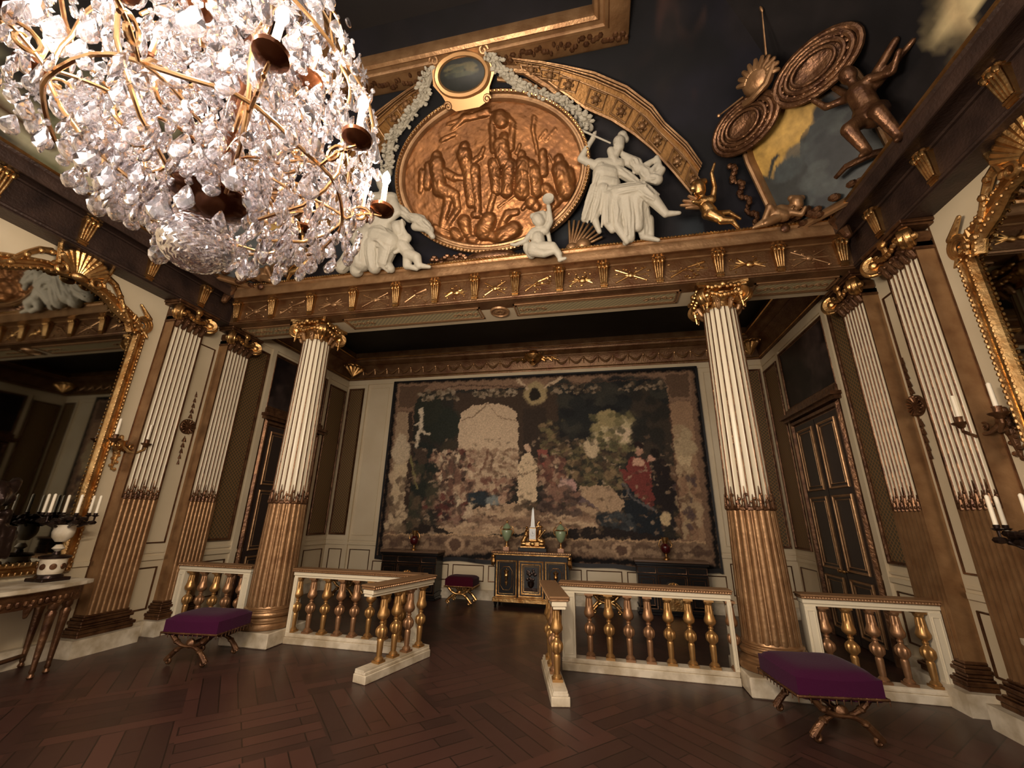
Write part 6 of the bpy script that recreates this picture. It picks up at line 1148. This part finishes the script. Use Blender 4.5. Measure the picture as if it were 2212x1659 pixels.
    for p in ((0, 0, .62, .085, .0, -.01, .66, .08), (0, 0, .48, .05, 0, 0, .55, .05), (-.1, 0, .42, .06, .12, 0, .42, .06), (0, 0, .38, .12, 0, 0, .2, .12), (-.1, 0, .42, .05, -.28, -.05, .5, .04), (-.28, -.05, .5, .04, -.34, -.08, .68, .03), (.12, 0, .42, .05, .3, 0, .3, .04), (.3, 0, .3, .04, .42, -.02, .42, .03), (-.02, 0, .12, .14, .02, 0, .05, .14), (-.05, -.02, .08, .1, -.12, -.26, 0, .075), (-.12, -.26, 0, .075, -.1, -.2, -.32, .05), (-.1, -.2, -.32, .05, -.12, -.3, -.36, .03), (.08, -.02, .05, .1, .14, -.24, -.05, .075), (.14, -.24, -.05, .075, .16, -.16, -.4, .05), (.16, -.16, -.4, .045, .16, -.26, -.44, .03), (-.08, .06, .4, .05, -.2, .1, .72, .03), (.1, .06, .4, .06, .4, .1, .6, .04), (.14, .06, .34, .05, .5, .1, .46, .03)): b.cap(p[:3], p[3], p[4:7], p[7], 9)
    o = b.build('gilt_winged_figure', goldd, None); remesh(o, .016, 2); o.location = (s * 4.66, -1.84, 5.98); o.rotation_euler = (rotz(-s * math.radians(62)) @ rotx(math.radians(18))).to_euler(); tag(o, 'gilded winged figure seated on the outer side of the cartouche in the %s corner' % sn, 'statue')
corner(1, 'right'); corner(-1, 'left')
def mirrored(d, s): return [(s * a[0], a[1], a[2], a[3], s * a[4], a[5], a[6], a[7]) for a in d]
for s, sn in ((1, 'right'), (-1, 'left')):
    o = figure('gilt_putto', mirrored(PUTTOA, s), (s * 3.3, -.6, 5.6), gold, 'gilded winged putto raising one arm, standing on the beam near its %s end' % sn, 'statue', .01)
    b = B()
    for x0, y0, z0, r0, x1, y1, z1, r1 in mirrored(WINGA, s): b.cap((x0, y0, z0), r0 * 1.6, (x1, y1, z1), r1, 8)
    b.build('wing', gold2, o)
    figure('gilt_putto', mirrored(PUTTOB, s), (s * 4.1, -.62, 5.6), gold2, 'gilded putto reclining below the corner cartouche at the %s end of the beam' % sn, 'statue', .011)
    b = B(); r_ = random.Random(21)
    for k in range(9): b.cap((s * (4.25 + .08 * k), -.62, 5.68 + .03 * (k % 3)), .05, (s * (4.3 + .09 * k), -.75, 5.72 + .05 * (k % 2)), .03, 7)
    b.cap((s * 4.75, -.7, 5.6), .1, (s * 4.8, -.75, 5.3), .05, 8); b.cap((s * 4.8, -.8, 5.95), .1, (s * 4.72, -.75, 5.65), .08, 9); b.cap((s * 4.6, -.75, 5.9), .06, (s * 4.85, -.85, 5.75), .06, 8)
    b.lathe([(.05, 0), (.06, -.03), (.04, -.05), (0, -.06)], 12, M=tr(s * 4.12, -.71, 5.52) @ rotx(-PI / 2))
    tag(b.build('gilt_corner_ornament', goldd, None), 'dull gilded leaf ornament on the cornice in the %s corner' % sn, 'ornament')

# ------------------------------------------------------------------ chandelier
CH = Vector((0, -4.828, 2.80))
ch = thing('chandelier', 'large lit crystal chandelier with many candles and a big glass ball hanging below', 'chandelier', CH)
def crystal_ball():
    b = B(); r_ = random.Random(2); n = 46; k = 28; vs = []; fs = []
    for j in range(k + 1):
        th = PI * j / k
        for i in range(n):
            a = 2 * PI * (i + .5 * (j % 2)) / n; q = .13 * (1 - .018 * ((i + j // 2) % 2)); vs.append((q * math.sin(th) * math.cos(a), q * math.sin(th) * math.sin(a), .9 * q * math.cos(th)))
    for j in range(k):
        for i in range(n):
            i2 = (i + 1) % n; p = (j * n + i, j * n + i2, (j + 1) * n + i2, (j + 1) * n + i)
            if j % 2: fs += [(p[0], p[1], p[3]), (p[1], p[2], p[3])]
            else: fs += [(p[0], p[1], p[2]), (p[0], p[2], p[3])]
    return b.add(vs, fs)
crystal_ball().build('crystal_ball', crystal, ch, smooth=0)
b = B(tr(0, 0, .2)); b.lathe([(.02, -.06), (.05, -.05), (.09, -.03), (.14, .0), (.15, .015), (.145, .03), (.06, .03), (.03, .05), (.03, .12), (.05, .16), (.04, .22), (.05, .5), (.03, .8), (.06, .9), (.03, 1.0), (.03, 1.9), (.0, 1.92)], 28); b.build('stem_and_bowl', amber, ch)
b = B(); b.tube([(0, 0, 2.1), (0, 0, 5.4)], .03, 10); b.build('suspension_rod', chainm, ch)
def rprof(z):           # cage radius against height above the ball
    P = [(.12, .14), (.2, .34), (.35, .52), (.5, .57), (.75, .52), (1.0, .44), (1.3, .37), (1.6, .28), (1.9, .12)]
    for (z0, r0), (z1, r1) in zip(P[:-1], P[1:]):
        if z <= z1: return r0 + (r1 - r0) * (z - z0) / (z1 - z0)
    return .1
for k in range(8):
    a = 2 * PI * k / 8 + .2; b = B(rotz(a)); pts = [(rprof(z) - .02 + .03 * math.sin(z * 9), .03 * math.sin(z * 7 + k), z) for z in [.14 + 1.74 * i / 22 for i in range(23)]]
    b.tube(pts, .0075, 8); b.tube([(.30 + .1 * c, 0, .42 + .1 * z) for c, z in spiral(1, .3, 1.2, 16)], .008, 6); b.tube([(.30 + .08 * c, 0, .9 + .08 * z) for c, z in spiral(1, .3, 1.2, 16)], .007, 6); b.build('cage_rib', chainm, ch)
for z, r in ((.3, .5), (.78, .58), (1.3, .37)):
    b = B(); b.tube([(r * math.cos(2 * PI * i / 48) + 0 , r * math.sin(2 * PI * i / 48), z + .015 * math.sin(8 * 2 * PI * i / 48)) for i in range(49)], .008, 6); b.build('cage_ring', chainm, ch)
CAND = []
def candle_arm(ang, r, z, r0, z0, k):
    a = math.radians(ang); CAND.append((r * math.cos(a), r * math.sin(a), z)); e = bpy.data.objects.new('candle_arm', None); COL.objects.link(e); e.parent = ch; e.location = (0, 0, 0); e.rotation_euler = (0, 0, a)
    b = B(); zb = z - .19; pts = [(r0, 0, z0), (r0 + (r - r0) * .35, .02, z0 - .06), (r0 + (r - r0) * .75, 0, zb - .1), (r, 0, zb - .04), (r, 0, zb)]
    P = [Vector(p) for p in pts]; sm = []
    for i in range(len(P) - 1):
        for q in range(4): sm.append(P[i].lerp(P[i + 1], q / 4) + Vector((0, 0, .02 * math.sin(PI * q / 4))))
    sm.append(P[-1]); b.tube(sm, .0065, 7); b.tube([(r - .09 + .05 * c, 0, zb - .06 + .05 * z_) for c, z_ in spiral(1, .2, 1.3, 16)], .007, 6); b.build('arm_tube', chainm, e)
    b = B(tr(r, 0, zb)); b.lathe([(.008, -.035), (.03, -.03), (.055, -.01), (.058, .004), (.05, .008), (.015, .01), (.016, .03)], 18); b.build('drip_pan', amber, e)
    b = B(tr(r, 0, zb)); b.lathe([(.0125, .02), (.0125, .145), (.009, .15)], 12); b.build('candle_sleeve', waxlit, e)
    b = B(tr(r, 0, zb + .15)); b.lathe([(.008, 0), (.016, .012), (.021, .032), (.017, .054), (.007, .074), (.001, .084)], 14); bo = b.build('bulb', bulbm, e); bo.visible_shadow = True
    L = bpy.data.lights.new('candle_light', 'POINT'); L.energy = CANDLE_W; L.color = (1.0, .845, .67); L.shadow_soft_size = .03
    lo = bpy.data.objects.new('candle_light', L); COL.objects.link(lo); lo.parent = e; lo.location = (r + .045, 0, zb + .185)
for k, (a, z) in enumerate(((67, .80), (102, .80), (150, .82), (179, .80), (214, .80), (-2, .57), (-32, .57), (-65, .57), (-100, .57), (32, .57))): candle_arm(a, .665, z, .08, .42, k)
for k, a in enumerate((0, 72, 144, 216, 288)): candle_arm(a, .35, 1.0, .06, .8, k)
# cut crystal pendants
def drop_mesh(b, M, w, h, th, n=8):
    lv = [(0.02, .5), (.35, .38), (.75, .1), (1., -.12), (.8, -.32), (.4, -.45), (.03, -.5)]; vs = []; fs = []
    for k, (q, z) in enumerate(lv):
        for i in range(n):
            a = 2 * PI * (i + .5 * (k % 2)) / n; vs.append((w / 2 * q * math.cos(a), th / 2 * q * math.sin(a), h * z - h * .5))
    for k in range(len(lv) - 1):
        for i in range(n):
            j = (i + 1) % n
            if k % 2: fs += [(k * n + i, k * n + j, (k + 1) * n + j), (k * n + i, (k + 1) * n + j, (k + 1) * n + i)]
            else: fs += [(k * n + i, k * n + j, (k + 1) * n + i), (k * n + j, (k + 1) * n + j, (k + 1) * n + i)]
    fs += [tuple(range(n - 1, -1, -1)), tuple((len(lv) - 1) * n + i for i in range(n))]
    b.add(vs, fs, 0, M)
def star_mesh(b, M, r):
    for k in range(8):
        a = 2 * PI * k / 8; c, s_ = math.cos(a), math.sin(a); p = [(0, -.004, 0), (0, .004, 0), (r * .55 * c - r * .16 * s_, 0, r * .55 * s_ + r * .16 * c), (r * c, 0, r * s_), (r * .55 * c + r * .16 * s_, 0, r * .55 * s_ - r * .16 * c), (r * .5 * c, -.009, r * .5 * s_), (r * .5 * c, .009, r * .5 * s_)]
        b.add(p, [(0, 5, 2), (2, 5, 3), (3, 5, 4), (4, 5, 0), (1, 2, 6), (2, 3, 6), (3, 4, 6), (4, 1, 6)], 0, M)
r_ = random.Random(12); items = []
def put(r, a, z, kind=None):
    for cx_, cy_, cz_ in CAND:
        if math.hypot(r * math.cos(a) - cx_, r * math.sin(a) - cy_) < .085 and cz_ - .14 < z < cz_ + .14: return
    w = r_.choice((.045, .054, .062, .072, .084)); h = w * r_.uniform(1.25, 1.7); th = w * r_.uniform(.32, .5)
    items.append((Vector((r * math.cos(a), r * math.sin(a), z)), kind or ('star' if r_.random() < .12 else 'drop'), w, h, th, a + r_.uniform(-.9, .9) + PI / 2, r_.uniform(-.22, .22)))
# lower fringe: rows of pendants
for z, r, n in ((.10, .20, 14), (.15, .28, 20), (.20, .37, 28), (.26, .46, 34), (.32, .54, 38), (.38, .60, 42), (.46, .63, 44), (.54, .62, 44), (.62, .60, 42), (.70, .58, 40), (.80, .56, 36), (.90, .54, 34), (1.0, .50, 30), (1.12, .47, 26), (1.28, .42, 22), (1.45, .36, 18)):
    for k in range(n): put(r + r_.uniform(-.04, .04), 2 * PI * (k + r_.uniform(-.3, .3)) / n, z + r_.uniform(-.04, .05))
for k in range(950):
    z = r_.uniform(.2, 1.5); put(rprof(z) * math.sqrt(r_.uniform(.08, .9)), r_.uniform(0, 2 * PI), z)
cw = Vector((1.533, -5.911, 1.784)) - CH
items.sort(key=lambda q: (q[0] - cw).length / q[2])
rest = B(); shared = {}
for i, (p, kind, w, h, th, a, tl) in enumerate(items):
    M = tr(*p) @ rotz(a) @ rotx(tl)
    if i < 100:
        key = (kind, round(w, 3))
        if key not in shared:
            bb = B(); (star_mesh(bb, Matrix(), w * .62) if kind == 'star' else drop_mesh(bb, Matrix(), w, w * 1.45, w * .42))
            if kind == 'drop': drop_mesh(bb, tr(0, 0, .032), w * .4, w * .45, w * .35, 6)
            o = bb.build('crystal_drop' if kind == 'drop' else 'crystal_star', crystal, ch, smooth=0); shared[key] = o
        else:
            o = shared[key].copy(); COL.objects.link(o); o.parent = ch
        o.matrix_basis = M
    elif kind == 'star': star_mesh(rest, M, w * .62)
    else:
        drop_mesh(rest, M, w, h, th)
        if r_.random() < .6: drop_mesh(rest, M @ tr(0, 0, .03), w * .4, w * .45, w * .35, 6)
o = rest.build('crystal_drops', crystal, ch, smooth=0); o['kind'] = 'stuff'
